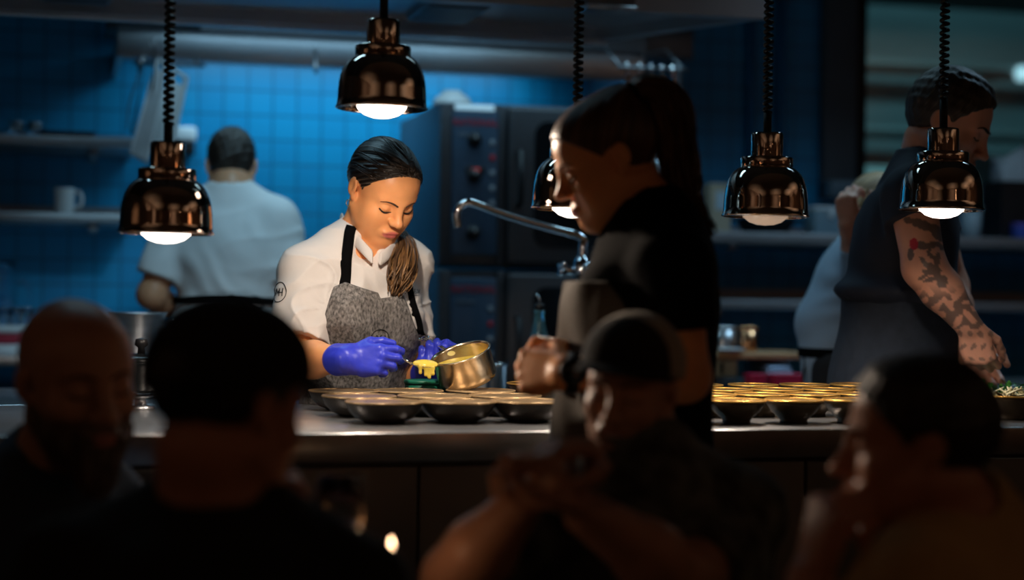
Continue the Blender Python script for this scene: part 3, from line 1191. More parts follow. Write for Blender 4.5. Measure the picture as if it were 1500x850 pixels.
def heat_lamp(px, py_rim, label, power, coil_end_py, on=1.0, lean=0.012, tilt=10, cone=140, beams=()):
    """px, py_rim: where the middle of the shade's rim shows."""
    p = atY(px, YL, py_rim)
    R = 0.0895
    o = thing('heat_lamp', p, label, 'lamp', 'chrome heat lamps over the pass')
    ax = unit(RT * lean + UP)
    e1 = unit(RT - ax * (RT @ ax))
    B = np.array([e1, np.cross(ax, e1), ax])
    prof = [(R, 0), (R + .002, .002), (R * .99, .005), (R * .972, .018), (R * .962, .037), (R * .945, .052), (R * .917, .065), (R * .87, .078), (R * .81, .0875), (R * .73, .0955), (R * .65, .101), (R * .56, .104)]
    inner = [(q - .003, z - 0.001) for q, z in prof][::-1]
    MB().lathe(prof + inner, p, B, 64, True).build('shade', LAMPM, o)
    MB().lathe([(R * .30, .102), (R * .60, .102), (R * .61, .104), (R * .61, .121), (R * .595, .1235), (R * .40, .124), (.0, .124)], p, B, 48).build('collar', LAMPM, o)
    MB().lathe([(.0, .122), (R * .365, .122), (R * .37, .126), (R * .37, .170), (R * .355, .1745), (.0, .1745)], p, B, 48).build('neck', LAMPM, o)
    bl = MB().lathe([(0.0, -.018), (.018, -.0165), (.034, -.011), (.046, -.001), (.052, .012), (.050, .03), (.035, .06), (.02, .08), (.018, .098)], p, B, 32).build('bulb', BULB if on else mat('dim_bulb', (0.6, 0.45, 0.35), 0.15, emit=(1, .75, .55), estr=0.25), o)
    top = p + ax * .1735
    ceil = V3(top[0] + lean * 0.2, top[1], 3.23)
    st = at(px, coil_end_py, 1.0) - CAM
    L = np.linalg.norm(ceil - top)
    zc = CAM[2] + (at(px, coil_end_py, 1.0)[2] - CAM[2]) * (YL / (at(px, coil_end_py, 1.0)[1]))
    f = min(0.95, max(0.02, (zc - top[2]) / (ceil[2] - top[2])))
    mid = top + (ceil - top) * f
    MB().tube([top - ax * 0.004, mid], 0.0085, 12).build('cord_sleeve', RUBBER, o)
    if coil_end_py > -50:
        Lc = np.linalg.norm(ceil - mid)
        MB().tube(cord_path(mid, ceil, 0.0075, Lc / 0.0135, 9), 0.0042, 6).build('coiled_cord', RUBBER, o)
    MB().lathe([(0, 3.21), (.06, 3.21), (.06, 3.235), (.05, 3.25), (0, 3.25)], (ceil[0], ceil[1], 0), None, 24).build('ceiling_rose', BLACK, o)
    l = bpy.data.lights.new('heat_lamp_light', 'SPOT')
    l.spot_size, l.spot_blend = math.radians(cone), 0.3
    l.energy = power
    l.color = (1.0, 0.85, 0.70)
    l.shadow_soft_size = 0.016
    lo = bpy.data.objects.new('heat_lamp_light', l)
    lo.location = tuple((p - ax * 0.036) - root_loc(o))
    C.objects.link(lo)
    lo.parent = o
    ta = math.radians(tilt)
    zz = -(math.sin(ta) * FW - math.cos(ta) * UP)
    xx = RT
    yy = np.cross(zz, xx)
    M = Matrix(((xx[0], yy[0], zz[0]), (xx[1], yy[1], zz[1]), (xx[2], yy[2], zz[2])))
    lo.rotation_euler = M.to_euler()
    for tgt, pw, cn in beams:
        # added spots, aimed to brighten the face and hand of the woman in black
        l2 = bpy.data.lights.new('added_side_beam', 'SPOT')
        l2.energy, l2.color, l2.shadow_soft_size = pw, (1.0, 0.80, 0.62), 0.016
        l2.spot_size, l2.spot_blend = math.radians(cn), 0.5
        so = bpy.data.objects.new('added_side_beam', l2)
        so.location = lo.location
        so.rotation_euler = Vector(tuple(at(*tgt) - (p - ax * .036))).to_track_quat('-Z', 'Y').to_euler()
        C.objects.link(so)
        so.parent = o
    return o


heat_lamp(243, 343, 'chrome heat lamp hanging in front of the kitchen worker in white with his back turned', LAMP_POWER[0], 182, beams=[((800, 530, 2.75), 22, 25)])
heat_lamp(559, 160, 'chrome heat lamp raised high above the young woman in the white jacket', LAMP_POWER[1], -300, tilt=22, cone=134, beams=[((850, 255, 2.93), 20, 44)])
heat_lamp(843, 307, 'chrome heat lamp half hidden behind the face of the woman in black', LAMP_POWER[2], 150, tilt=-4, cone=146)
heat_lamp(1121, 318, 'dim chrome heat lamp above the gold bowls, bulb hardly glowing', LAMP_POWER[3] * 0.9, 165, 0)
heat_lamp(1379, 308, 'chrome heat lamp hanging in front of the tattooed man', LAMP_POWER[4], 145)

# ------------------------------------------------------------------ bowls on the pass
BOWL_OUT = mat('black_stoneware', (0.030, 0.026, 0.023), 0.33, 0.1, 0.12, 60, 0.25, 30)
BOWL_RIM = mat('bronze_glaze', (0.42, 0.27, 0.13), 0.34, 0.5, 0.08, 60, 0.2, 25)
GOLD = mat('gold_glaze', (0.78, 0.42, 0.09), 0.36, 0.75, 0.08, 50, 0.15, 18)


def bowl_mesh(o, p, R, h, base, inner, outer, flat=False):
    if flat:
        out = [(0, 0), (base, 0), (base + .002, .003), (R * .74, h * .22), (R * .90, h * .55), (R * .975, h * .88), (R, h)]
        inn = [(R - .003, h), (R * .95, h * .85), (R * .86, h * .55), (R * .70, h * .27), (base * .8, .006), (0, .006)]
    else:
        out = [(0, 0), (base, 0), (base * .98, .006), (base * 1.15, .012), (R * .76, h * .50), (R * .92, h * .80), (R, h)]
        inn = [(R - .0025, h), (R * .90, h * .80), (R * .73, h * .50), (base * 1.0, .016), (0, .013)]
    MB().lathe(out, p, None, 48).build('shell', outer, o)
    MB().lathe(inn + [(0, inn[-1][1] - .002)], p, None, 48).build('glazed_inside', inner, o)
    rim = MB()
    rr = [(R - .0035, h - .0005), (R - .003, h + .0015), (R - .0005, h + .0018), (R + .0012, h), (R - .0004, h - .002)]
    rim.lathe(rr, p, None, 48, True).build('rim', inner, o)


GB = 'black shallow bowls on the pass'
spec = [(565, 3.26, 'black shallow bowl in the front row, nearest the cap wearer seen from behind'),
        (673, 3.26, 'black shallow bowl in the front row, middle of three, below the saucepan'),
        (776, 3.26, 'black shallow bowl in the front row beside the woman in black'),
        (528, 3.43, 'black shallow bowl in the second row, left end, under the gloved hand with the spoon'),
        (638, 3.43, 'black shallow bowl in the second row, behind the gap left of the saucepan'),
        (742, 3.43, 'black shallow bowl in the second row, right of the saucepan'),
        (506, 3.61, 'black shallow bowl in the rear row against the grey apron'),
        (600, 3.61, 'black shallow bowl in the rear row under the spoon'),
        (706, 3.61, 'black shallow bowl in the rear row directly behind the saucepan base')]
proto = None
for i, (px, y, lb) in enumerate(spec):
    p = atY(px, y)
    p[2] = ZC + 0.0005
    if proto is None:
        proto = thing('shallow_bowl', p, lb, 'bowl', GB)
        bowl_mesh(proto, p, 0.0755, 0.040, 0.038, BOWL_RIM, BOWL_OUT, True)
        index_children(proto)
        p0 = p
    else:
        c = copy_tree(proto, p - p0)
        tag(c, lb, 'bowl', GB)
GG = 'gold-lined bowls on the pass'
rows = [(3.17, (1000, 1081, 1165, 1249, 1333, 1417)), (3.35, (1040, 1118, 1192, 1268, 1344)), (3.52, (1066, 1140, 1215, 1288)), (3.70, (1024, 1105, 1180, 1254))]
rown = ['front row', 'second row', 'third row', 'rear row']
ordn = ['first', 'second', 'third', 'fourth', 'fifth', 'sixth']
vis = [(0, 5), (0, 4), (0, 4), (0, 4)]
gproto = None
for r_, (y, pxs) in enumerate(rows):
    for k, px in enumerate(pxs):
        if r_ == 0 and k in (5,) or (r_ == 1 and k == 4) or (r_ == 0 and k == 4):
            continue
        p = atY(px, y)
        p[2] = ZC + 0.0005
        lb = 'gold-lined bowl, %s from the woman in black in the %s' % (ordn[k], rown[r_])
        if gproto is None:
            gproto = thing('gold_bowl', p, lb, 'bowl', GG)
            bowl_mesh(gproto, p, 0.0585, 0.046, 0.028, GOLD, mat('brown_black_glaze', (0.055, 0.038, 0.022), 0.3, 0.4, 0.08, 50, 0.2, 20))
            index_children(gproto)
            g0 = p
        else:
            tag(copy_tree(gproto, p - g0), lb, 'bowl', GG)
p = atY(789, 3.70)
p[2] = ZC + 0.0005
wb = thing('gold_bowl', p, 'wide gold-lined bowl behind the fist of the woman in black', 'bowl')
bowl_mesh(wb, p, 0.070, 0.050, 0.032, GOLD, MATS['brown_black_glaze'])
# salad bowl at the right end
p = atY(1484, 3.22)
p[2] = ZC + 0.0005
sb = thing('salad_bowl', p, 'gold-lined bowl with sprouts and greens at the right end of the pass', 'bowl')
bowl_mesh(sb, p, 0.062, 0.050, 0.03, GOLD, MATS['brown_black_glaze'])
mm = MB()
for i in range(26):
    a, q = random.random() * 6.28, random.random() * 0.042
    b = p + V3(q * math.cos(a), q * math.sin(a), 0.038 + 0.01 * random.random())
    mm.tube(smooth_path([b, b + V3(random.uniform(-.015, .015), random.uniform(-.015, .015), .008), b + V3(random.uniform(-.025, .025), random.uniform(-.02, .02), .014 + .01 * random.random())], 4), [.0022] * 8 + [.001], 5)
s_ = mm.build('sprouts', mat('pale_sprouts', (0.75, 0.70, 0.45), 0.5), sb)
p = atY(1482, 3.62)
p[2] = ZC
gv = thing('herb_tray', p, 'shallow dark tray of green herbs at the right end of the pass', 'tray')
MB().bx(p[0] - .13, p[0] + .10, p[1] - .09, p[1] + .09, ZC + .0005, ZC + .022).build('tray', STEEL_D, gv, .004)
mm = MB()
for i in range(240):
    a = V3(p[0] + random.uniform(-.115, .09), p[1] + random.uniform(-.075, .075), ZC + .024 + random.random() * .022)
    d = unit(V3(random.uniform(-1, 1), random.uniform(-1, 1), random.uniform(-.1, .7)))
    sdn = unit(np.cross(d, [0.2, 0.1, 1]))
    L = random.uniform(.012, .022)
    mm.add([a, a + d * L * .5 + sdn * L * .28 + UP * .002, a + d * L, a + d * L * .5 - sdn * L * .28 + UP * .002], [(0, 1, 2, 3)])
hb_ = mm.build('herb_leaves', mat('green_leaves', (0.05, 0.22, 0.03), 0.5, 0, 0, 1, 0.3, 60), gv)
hb_['kind'] = 'stuff'

# ------------------------------------------------------------------ saucepan and spoon held by the chef
PANM = mat('worn_steel_pan', (0.66, 0.54, 0.38), 0.22, 1.0, 0.05, 30, 0.22, 14, (1, 1, 2.5))
SAUCE = mat('yellow_sauce', (0.62, 0.46, 0.07), 0.25, 0, 0.15, 90, 0.12, 50, spec=0.6)
rimc = at(675, 517, 3.76)
pa = dv(-.27, .26, .93)
e1 = unit(RT - pa * (RT @ pa))
PB = np.array([e1, np.cross(pa, e1), pa])
pan = thing('saucepan', rimc - pa * .07, 'small tilted steel saucepan of yellow sauce held by the young woman', 'saucepan')
R, Hh = .0655, .070
MB().lathe([(0, -Hh), (R - .010, -Hh), (R - .003, -Hh + .004), (R - .0005, -Hh + .012), (R, -Hh + .02), (R, -.004), (R + .0035, 0), (R + .003, .0015), (R - .001, .001), (R - .002, -.004), (R - .003, -Hh + .02), (R - .012, -Hh + .004), (0, -Hh + .004)], rimc, PB, 64).build('pot', PANM, pan)
hd = unit(-.42 * RT + .90 * FW + .10 * UP)
hd = unit(hd - pa * (hd @ pa) * .75)
hs = rimc - pa * .012 + hd * (R - .004)
MB().tube(smooth_path([hs, hs + hd * .03 + pa * .004, hs + hd * .10 + pa * .010, hs + hd * .145 + pa * .012]), [.010] * 4 + [.0075] * 21, 10, True, .6).build('handle', CHROME, pan)
he = hs + hd * .155 + pa * .012
e2 = np.cross(hd, pa)
MB().tube([he + (hd * math.cos(q) + e2 * math.sin(q)) * .012 for q in np.linspace(0, 6.28, 20)], .0025, 6).build('hanging_ring', CHROME, pan)
# the sauce lies level, so in the tilted pan it is a slanting disc
sn = unit(pa * .55 + UP * .45)
sc_ = rimc - pa * .022
b1 = unit(RT - sn * (RT @ sn))
b2 = np.cross(sn, b1)
ring, ring2 = [], []
for k in range(48):
    a = 2 * math.pi * k / 48
    q = math.cos(a) * PB[0] + math.sin(a) * PB[1]
    base = rimc + q * (R - .003)
    t = ((sc_ - base) @ sn) / (pa @ sn)
    ring.append(base + pa * t)
    ring2.append(rimc + q * (R - .006) - pa * (Hh - .006))
mm = MB()
mm.add(ring + ring2, [tuple(range(48))] + [(k, (k + 1) % 48, 48 + (k + 1) % 48, 48 + k) for k in range(48)] + [tuple(range(48, 96))], False)
mm.build('sauce', SAUCE, pan)

sp0, sp1 = at(571, 513, 3.725), at(603, 533, 3.715)
spn = thing('spoon', sp1, 'steel spoon dripping yellow sauce beside the tilted saucepan', 'spoon')
sd = unit(sp1 - sp0)
MB().tube([sp0 - sd * .03, sp0, sp0 * .4 + sp1 * .6, sp1], [.003, .0026, .0022, .003], 8).build('handle', CHROME, spn)
sdir = unit(RT + FW * .15 - UP * .05)
sup = unit(UP + .30 * -FW)
sup = unit(sup - sdir * (sup @ sdir))
ssd = np.cross(sdir, sup)
cb = sp1 + sdir * .030
vs, fs = [], []
NR = 8
for sgn in (0, 1):
    for i in range(NR):
        q = i / (NR - 1)
        for k in range(24):
            a = 2 * math.pi * k / 24
            x, y = math.cos(a) * .031 * q, math.sin(a) * .019 * q * (1 + .12 * math.cos(a))
            z = -.010 * (1 - q * q) + (.0012 if sgn else 0)
            vs.append(cb + sdir * x + ssd * y + sup * z)
for sgn in (0, 1):
    for i in range(NR - 1):
        for k in range(24):
            b = sgn * NR * 24 + i * 24
            fs.append((b + k, b + (k + 1) % 24, b + 24 + (k + 1) % 24, b + 24 + k))
for k in range(24):
    b0, b1_ = (NR - 1) * 24, NR * 24 + (NR - 1) * 24
    fs.append((b0 + k, b0 + (k + 1) % 24, b1_ + (k + 1) % 24, b1_ + k))
MB().add(vs, fs, True).build('bowl', CHROME, spn)
sops = [('u', ell(cb + sup * .0015, (.028, .016, .0085), np.array([sdir, ssd, sup])), .004)]
for k, (x, L) in enumerate(((-.012, .012), (.000, .016), (.008, .021), (.016, .013))):
    a = cb + sdir * x + ssd * (-.012) * 1.0 - sup * .002
    if (ssd @ FW) < 0:
        a = cb + sdir * x + ssd * .014 - sup * .002
    sops.append(('u', rc(a, a - UP * L, .0045, .0028), .006))
    sops.append(('u', sph(a - UP * L, .0034), .003))
lo, hi = bounds([cb], .06)
sdf_part('sauce', sops, lo, hi, .0016, SAUCE, spn)

# ------------------------------------------------------------------ the kitchen behind the pass
OVEN = mat('oven_steel', (0.085, 0.088, 0.098), 0.42, 0.7, 0.04, 40, 0.1, 4)
PANELB = mat('oven_control_glass', (0.055, 0.095, 0.15), 0.25, 0.2)
DGLASS = mat('dark_oven_glass', (0.006, 0.008, 0.010), 0.12)
REDT = mat('red_print', (0.55, 0.02, 0.03), 0.5)
GREYT = mat('grey_print', (0.30, 0.34, 0.38), 0.5)
OY = 6.0
ox0 = atY(643, OY)[0]
ox1 = ox0 + 0.86


def oven(z0, z1, label, knobs, full):
    o = thing('combi_oven', (ox0 + .43, OY + .4, z0), label, 'oven', 'stacked combi ovens')
    MB().bx(ox0, ox1, OY + .03, OY + .80, z0, z1).build('body', OVEN, o, .006)
    c0, c1 = atY(661, OY)[0], atY(728, OY)[0]
    pn = MB().bx(c0, c1, OY + .008, OY + .030, z0 + .04, z1 - .03).build('control_panel', PANELB, o, .004)
    xm = (c0 + c1) / 2
    MB().bx(ox0, c0 - .003, OY + .012, OY + .03, z0 + .004, z1 - .004).bx(c1 + .003, ox0 + .243, OY + .012, OY + .03, z0 + .004, z1 - .004).build('side_trim', OVEN, o, .003)
    text('lettering', 'RATIONAL', .034, (xm, OY + .0065, z1 - .072), (1, 0, 0), (0, 0, 1), REDT, pn)
    text('small_print', 'SelfCooking', .014, (xm - .03, OY + .0065, z1 - .115), (1, 0, 0), (0, 0, 1), GREYT, pn)
    for k, fz in enumerate(knobs):
        z = z0 + (z1 - z0) * fz
        kb = MB().lathe([(0, 0), (.027, 0), (.027, .004), (.021, .006), (.019, .024), (.017, .027), (0, .027)], (xm - .004, OY + .008, z), np.array([[1, 0, 0], [0, 0, 1], [0, -1, 0]]), 28).build('knob', BLACK, pn)
        MB().bx(xm - .006, xm - .002, OY - .0205, OY - .018, z + .004, z + .016).build('pointer', WHITEP, kb)
    if full:
        d = MB().bx(xm - .035, xm + .035, OY + .004, OY + .009, z1 - .255, z1 - .230).build('display', BLACK, pn, .002)
        text('digits', '188', .02, (xm, OY + .003, z1 - .243), (1, 0, 0), (0, 0, 1), mat('red_display', (.5, .02, .02), .5, emit=(1, .08, .05), estr=.35), d)
    for k in range(5):
        MB().bx(c1 - .030, c1 - .012, OY + .005, OY + .009, z1 - .15 - k * .055, z1 - .132 - k * .055).build('key', REDT if k == 1 else GREYT, pn, .001)
    # door with rounded dark window
    dx0 = ox0 + .252
    dr = MB().bx(dx0, ox1, OY - .012, OY + .028, z0 + .012, z1 - .012).build('door', OVEN, o, .010, 3)
    wx0, wx1, wz0, wz1 = dx0 + .095, ox1 - .06, z0 + .07, z1 - .06
    r = .05
    poly = []
    for cx, cz, a0 in ((wx1 - r, wz1 - r, 0), (wx0 + r, wz1 - r, 90), (wx0 + r, wz0 + r, 180), (wx1 - r, wz0 + r, 270)):
        poly += [(cx + r * math.cos(math.radians(a0 + t)), cz + r * math.sin(math.radians(a0 + t))) for t in range(0, 91, 15)]
    MB().prism(poly, (0, OY - .013, 0), (1, 0, 0), (0, 0, 1), (0, 1, 0), .006).build('window', DGLASS, dr)
    h = MB().tube([(dx0 + .035, OY - .012, z0 + .22), (dx0 + .035, OY - .05, z0 + .23), (dx0 + .035, OY - .055, z0 + .30), (dx0 + .035, OY - .05, z1 - .18), (dx0 + .035, OY - .012, z1 - .17)], .011, 10).build('handle', BLACK, dr)
    return o


ZT = 1.975
o1 = oven(1.385, ZT, 'upper combi oven of the stack, its door glass behind the woman in black', (.775, .555, .205), True)
MB().prism([(0, 0), (.022, .0), (.022, .022), (.012, .022)], (atY(665, OY)[0] + .072, OY + .008, ZT - .026), (0, 1, 0), (0, 0, 1), (1, 0, 0), .145).build('glare_strip', mat('white_glare_strip', (.9, .93, .96), .3), o1)  # white sloped ledge stands in for the hood light's glare on the panel top
o2 = oven(.775, 1.372, 'lower combi oven of the stack, one knob showing, right of the saucepan', (.42,), False)
sd_ = thing('oven_stand', (ox0 + .43, OY + .4, 0), 'dark steel stand carrying the two ovens', 'stand')
MB().bx(ox0, ox1, OY + .03, OY + .8, .72, .774).build('top', STEEL_D, sd_, .004)
for x in (ox0 + .02, ox1 - .06):
    for y in (OY + .05, OY + .74):
        MB().bx(x, x + .04, y, y + .04, 0, .72).build('leg', STEEL_D, sd_)
p = atY(645, OY + .12)
t = thing('bowl', (p[0] + .04, OY + .14, ZT), 'upturned white bowl on top of the upper oven', 'bowl')
MB().lathe([(.075, .001), (.073, .010), (.062, .030), (.042, .044), (.034, .047), (.033, .052), (0, .052)], (p[0] + .04, OY + .14, ZT), None, 32).build('shell', CERAMIC, t)
MB().lathe([(.031, .0525), (.034, .0525), (.034, .056), (.031, .056)], (p[0] + .04, OY + .14, ZT), None, 32, True).build('foot', CERAMIC, t)

# sink bench behind the pass with the swivel tap
def bench(name, x0, x1, y0, y1, z, label):
    o = thing(name, ((x0 + x1) / 2, (y0 + y1) / 2, 0), label, 'bench')
    MB().bx(x0, x1, y0, y1, z - .04, z).build('top', STEEL, o, .004)
    MB().bx(x0 + .04, x1 - .04, y0 + .04, y1 - .04, .22, .25).build('under_shelf', STEEL_D, o)
    for x in (x0 + .02, x1 - .06):
        for y in (y0 + .02, y1 - .06):
            MB().bx(x, x + .04, y, y + .04, 0, z - .04).build('leg', STEEL_D, o)
    return o


SX0, SX1 = atY(668, 4.75)[0], atY(1020, 4.75)[0]
bench('sink_bench', SX0, SX1, 4.55, 5.05, .95, 'steel bench with the swivel tap, behind the pass')
ft = at(852, 410, 4.78)
tp = thing('tap', (ft[0], ft[1], .95), 'chrome swivel tap with a long curved spout, left of the woman in black', 'tap')
el0 = at(853, 347, 4.78)
sp_ = [at(853, 385, 4.78), at(854, 362, 4.78), at(853, 350, 4.78), at(846, 345, 4.78)]
MB().tube(smooth_path([V3(ft[0], ft[1], at(852, 385, 4.78)[2]), at(854, 362, 4.78), at(850, 347, 4.78), at(800, 333, 4.74), at(740, 315, 4.68), at(700, 300, 4.64), at(684, 297, 4.63), at(672, 305, 4.63), at(669, 318, 4.63), at(671, 334, 4.63)], 8), [.0125] * 20 + [.0115] * 52 + [.013], 14).build('spout', CHROME, tp)
zb = at(852, 385, 4.78)[2]
MB().lathe([(.034, .95), (.034, .956), (.018, .965), (.016, zb - .05), (.024, zb - .045), (.026, zb - .02), (.022, zb), (.015, zb + .02), (.0, zb + .02)], (ft[0], ft[1], 0), None, 24).build('column', CHROME, tp)
for dx in (-1, .35):
    a = V3(ft[0], ft[1], zb - .03)
    b = a + RT * (.055 * dx) - FW * .03 + UP * .012
    kb = MB().tube([a, a * .5 + b * .5, b], [.010, .012, .013], 12).build('valve', CHROME, tp)
    mm = MB()
    for q in range(4):
        v = math.cos(q * 1.57 + .5) * unit(np.cross(b - a, UP)) + math.sin(q * 1.57 + .5) * unit(np.cross(np.cross(b - a, UP), b - a))
        mm.tube([b, b + v * .022], [.006, .0075], 8)
    mm.build('cross_handle', CHROME, kb)

# bottle with pourer and steel insets on the sink bench
b = at(789, 560, 4.70)
bt = thing('bottle', (b[0], b[1], .95), 'tall glass bottle with a metal pourer behind the hand of the woman in black', 'bottle')
zt = at(789, 455, 4.70)[2]
bg = mat('blue_green_glass', (.25, .62, .72), .04, 0, trans=.85)
MB().lathe([(0, .951), (.040, .951), (.042, .958), (.041, zt - .17), (.032, zt - .10), (.016, zt - .035), (.0135, zt - .01), (.0155, zt - .008), (.0155, zt), (.0, zt)], (b[0], b[1], 0), None, 32).build('glass', bg, bt)
MB().lathe([(0, zt + .0005), (.013, zt + .0005), (.015, zt + .012), (.012, zt + .02), (0, zt + .02)], (b[0], b[1], 0), None, 20).build('stopper', BLACK, bt)
MB().tube([V3(b[0], b[1], zt + .018), V3(b[0], b[1], zt + .032), V3(b[0], b[1], zt + .045) - RT * .008], [.005, .004, .003], 8).build('pourer', CHROME, bt)
for px, D, r, h, lb in ((748, 4.60, .027, .10, 'steel cup on the bench just right of the saucepan'), (720, 4.60, .020, .085, 'pale cup on the bench close behind the saucepan')):
    b = at(px, 560, D)
    z0 = .95
    b[1] = max(b[1], 4.6)
    h = at(px, 538 if px > 730 else 545, D)[2] - z0
    t = thing('cup', (b[0], b[1], z0), lb, 'cup')
    MB().lathe([(0, 0), (r * .8, 0), (r * .84, .004), (r, h), (r + .003, h + .001), (r - .001, h - .001), (r * .82, .006), (0, .006)], (b[0], b[1], z0 + .0005), None, 32).build('wall', STEEL if px > 730 else WHITEP, t)
    MB().lathe([(r - .001, h - .004), (r + .004, h - .002), (r + .004, h + .003), (r - .001, h + .003)], (b[0], b[1], z0 + .0005), None, 32, True).build('rim', CHROME if px > 730 else WHITEP, t)
b = at(624, 562, 4.36)
t = thing('container', (b[0], b[1], ZC), 'green plastic tub at the back of the pass, below the gloved hand on the pan', 'container')
bb = V3(b[0], 3.745, ZC)
bb[0] = atY(622, 3.745)[0]
t.location = tuple(bb)
MB().lathe([(0, .0005), (.040, .0005), (.042, .048), (.039, .048), (.034, .004), (0, .004)], bb, None, 32).build('tub', mat('green_plastic', (.01, .13, .075), .4), t)
MB().lathe([(0, .0485), (.044, .0485), (.044, .055), (.040, .057), (0, .057)], bb, None, 32).build('lid', mat('green_plastic_lid', (.012, .16, .09), .4), t)

# ladles hanging by the hood, spray hose
RY = 5.80
rail = thing('utensil_rail', atY(960, RY, 92), 'steel rail holding the ladles beside the hood', 'rail')
a, b = atY(905, RY, 98), atY(1010, RY, 98)
z = a[2]
MB().tube([(a[0], RY, z), (b[0], RY, z)], .006, 10).build('bar', STEEL_D, rail)
for x in (a[0] + .012, b[0] - .02):
    MB().tube([(x, RY, z), (x, RY + .2, z + .10), (x, 6.36, z + .12)], .004, 8).build('bracket', STEEL_D, rail)
for k, px in enumerate((914, 932, 949, 965)):
    x = atY(px, RY - .01)[0]
    L = (.40, .34, .38, .30, .36)[k]
    t = thing('ladle', (x, RY - .01, z - L), '%s steel ladle hanging from the rail above the woman in black' % ('leftmost', 'second from left', 'third from left', 'rightmost')[k], 'ladle', 'ladles on the rail')
    mm = MB()
    mm.tube(smooth_path([(x, RY + .015, z - .004), (x, RY + .005, z + .013), (x, RY - .01, z + .014), (x, RY - .022, z), (x, RY - .02, z - .03)], 4), .004, 6)
    mm.box((x, RY - .02, z - .03 - L / 2), (.008 if k % 2 else .011, .0025, L / 2))
    mm.build('handle', CHROME, t)
    MB().lathe([(0, -.035), (.02, -.031), (.034, -.018), (.04, 0), (.038, 0), (.032, -.017), (.019, -.028), (0, -.032)], (x, RY + .016, z - .03 - L), None, 24).build('scoop', CHROME, t)
hz = thing('spray_hose', atY(1000, RY, 200), 'hanging spray hose with steel hook behind the ponytail of the woman in black', 'hose')
MB().tube(smooth_path([atY(x, RY, y) for x, y in ((995, 97), (995, 150), (999, 195), (1006, 225), (1016, 240), (1019, 252), (1010, 268), (998, 274))]), .0095, 10).build('hose', STEEL_D, hz)
MB().tube(smooth_path([atY(985, RY, 97), atY(987, RY, 150), atY(988, RY, 184)]), .010, 10).build('pipe', CHROME, hz)
c = atY(990, RY, 192)
MB().lathe([(0, -.05), (.020, -.045), (.024, -.01), (.020, .025), (.012, .03), (0, .03)], c, None, 20).build('nozzle', CHROME, hz)
for k, (yy, cc) in enumerate(((208, (.5, .16, .08)), (222, (.03, .03, .03)), (236, (.55, .22, .12)))):
    c = atY(988, RY, yy)
    MB().lathe([(0, -.018), (.013, -.015), (.017, 0), (.013, .015), (0, .018)], c, None, 16).build('grip_ring', mat('grip_%d' % k, cc, .4), hz)

# shelves on the left wall side, mug, trays
SHM = mat('shelf_steel', (0.30, 0.31, 0.33), 0.42, 0.8, 0.05, 30, 0.1, 4)
def shelf(x0, x1, y0, y1, z, label, th=.035, post=None):
    o = thing('wall_shelf', ((x0 + x1) / 2, (y0 + y1) / 2, z - th), label, 'shelf')
    MB().bx(x0, x1, y0, y1, z - th, z).build('board', SHM, o, .004)
    MB().bx(x0, x1, y1 - .012, y1, z, z + .045).build('upstand', SHM, o)
    for x in (x0 + .15, x1 - .15):
        MB().bx(x - .015, x + .015, y0 + .05, y1, z - th - .025, z - th).build('bracket', SHM, o)
    return o


yA, yB = 6.48, YW - .001
zA = atY(60, yA, 205)[2] + .018
zB = atY(60, yA, 318)[2] + .018
sx1 = atY(197, yA)[0]
shelf(-1.9, sx1, yA, yB, zA, 'upper steel wall shelf at the left edge, with trays')
shelf(-1.9, sx1, yA, yB, zB, 'lower steel wall shelf at the left edge, with the white mug')
p = atY(93, 6.60)
mg = thing('mug', (p[0], 6.60, zB), 'white mug alone on the lower wall shelf', 'mug')
mz = zB + .0005
MB().lathe([(0, 0), (.030, 0), (.034, .004), (.036, .02), (.038, .094), (.0365, .096), (.034, .092), (.033, .012), (0, .008)], (p[0], 6.60, mz), None, 32).build('cup', CERAMIC, mg)
c = V3(p[0], 6.60, mz + .052)
MB().tube(smooth_path([c + RT * .035 + UP * .030, c + RT * .056 + UP * .028, c + RT * .066 + UP * .002, c + RT * .056 - UP * .024, c + RT * .035 - UP * .028]), .0065, 10).build('handle', CERAMIC, mg)
p = atY(98, 6.62)
t = thing('tray', (p[0], 6.62, zA), 'flat black tray lying on the upper wall shelf', 'tray')
MB().bx(p[0] - .10, p[0] + .09, 6.52, 6.74, zA + .0005, zA + .018).build('tray', BLACK, t, .004)
MB().bx(p[0] - .105, p[0] + .095, 6.515, 6.745, zA + .014, zA + .022).build('rim', BLACK, t, .002)
for px, lb in ((22, 'clear wrapped box at the left end of the upper wall shelf'), (48, 'clear glass jar beside the black tray on the upper wall shelf')):
    p = atY(px, 6.60)
    t = thing('jar', (p[0], 6.6, zA), lb, 'jar')
    MB().lathe([(0, 0), (.026, 0), (.028, .004), (.028, .038), (.022, .044), (0, .044)], (p[0], 6.60, zA + .0005), None, 24).build('glass', GLASS, t)
    MB().lathe([(0, .0445), (.024, .0445), (.024, .056), (0, .056)], (p[0], 6.60, zA + .0005), None, 24).build('lid', STEEL, t)

# cutting boards and spatulas hanging at the left end of the wall hood
def hang(px, py, Y):
    return atY(px, Y, py)


hr = thing('hanging_rail', hang(230, 95, 6.27), 'short dark rail with hanging boards at the left end of the lit hood fascia', 'rail')
a, b = hang(196, 92, 6.26), hang(300, 96, 6.26)
MB().tube([a, b], .008, 8).build('bar', STEEL_D, hr)
for q in (.12, .88):
    c = a * (1 - q) + b * q
    MB().tube([c, c + V3(0, .03, .03), c + V3(0, .08, .06)], .007, 8).build('bracket', STEEL_D, hr)


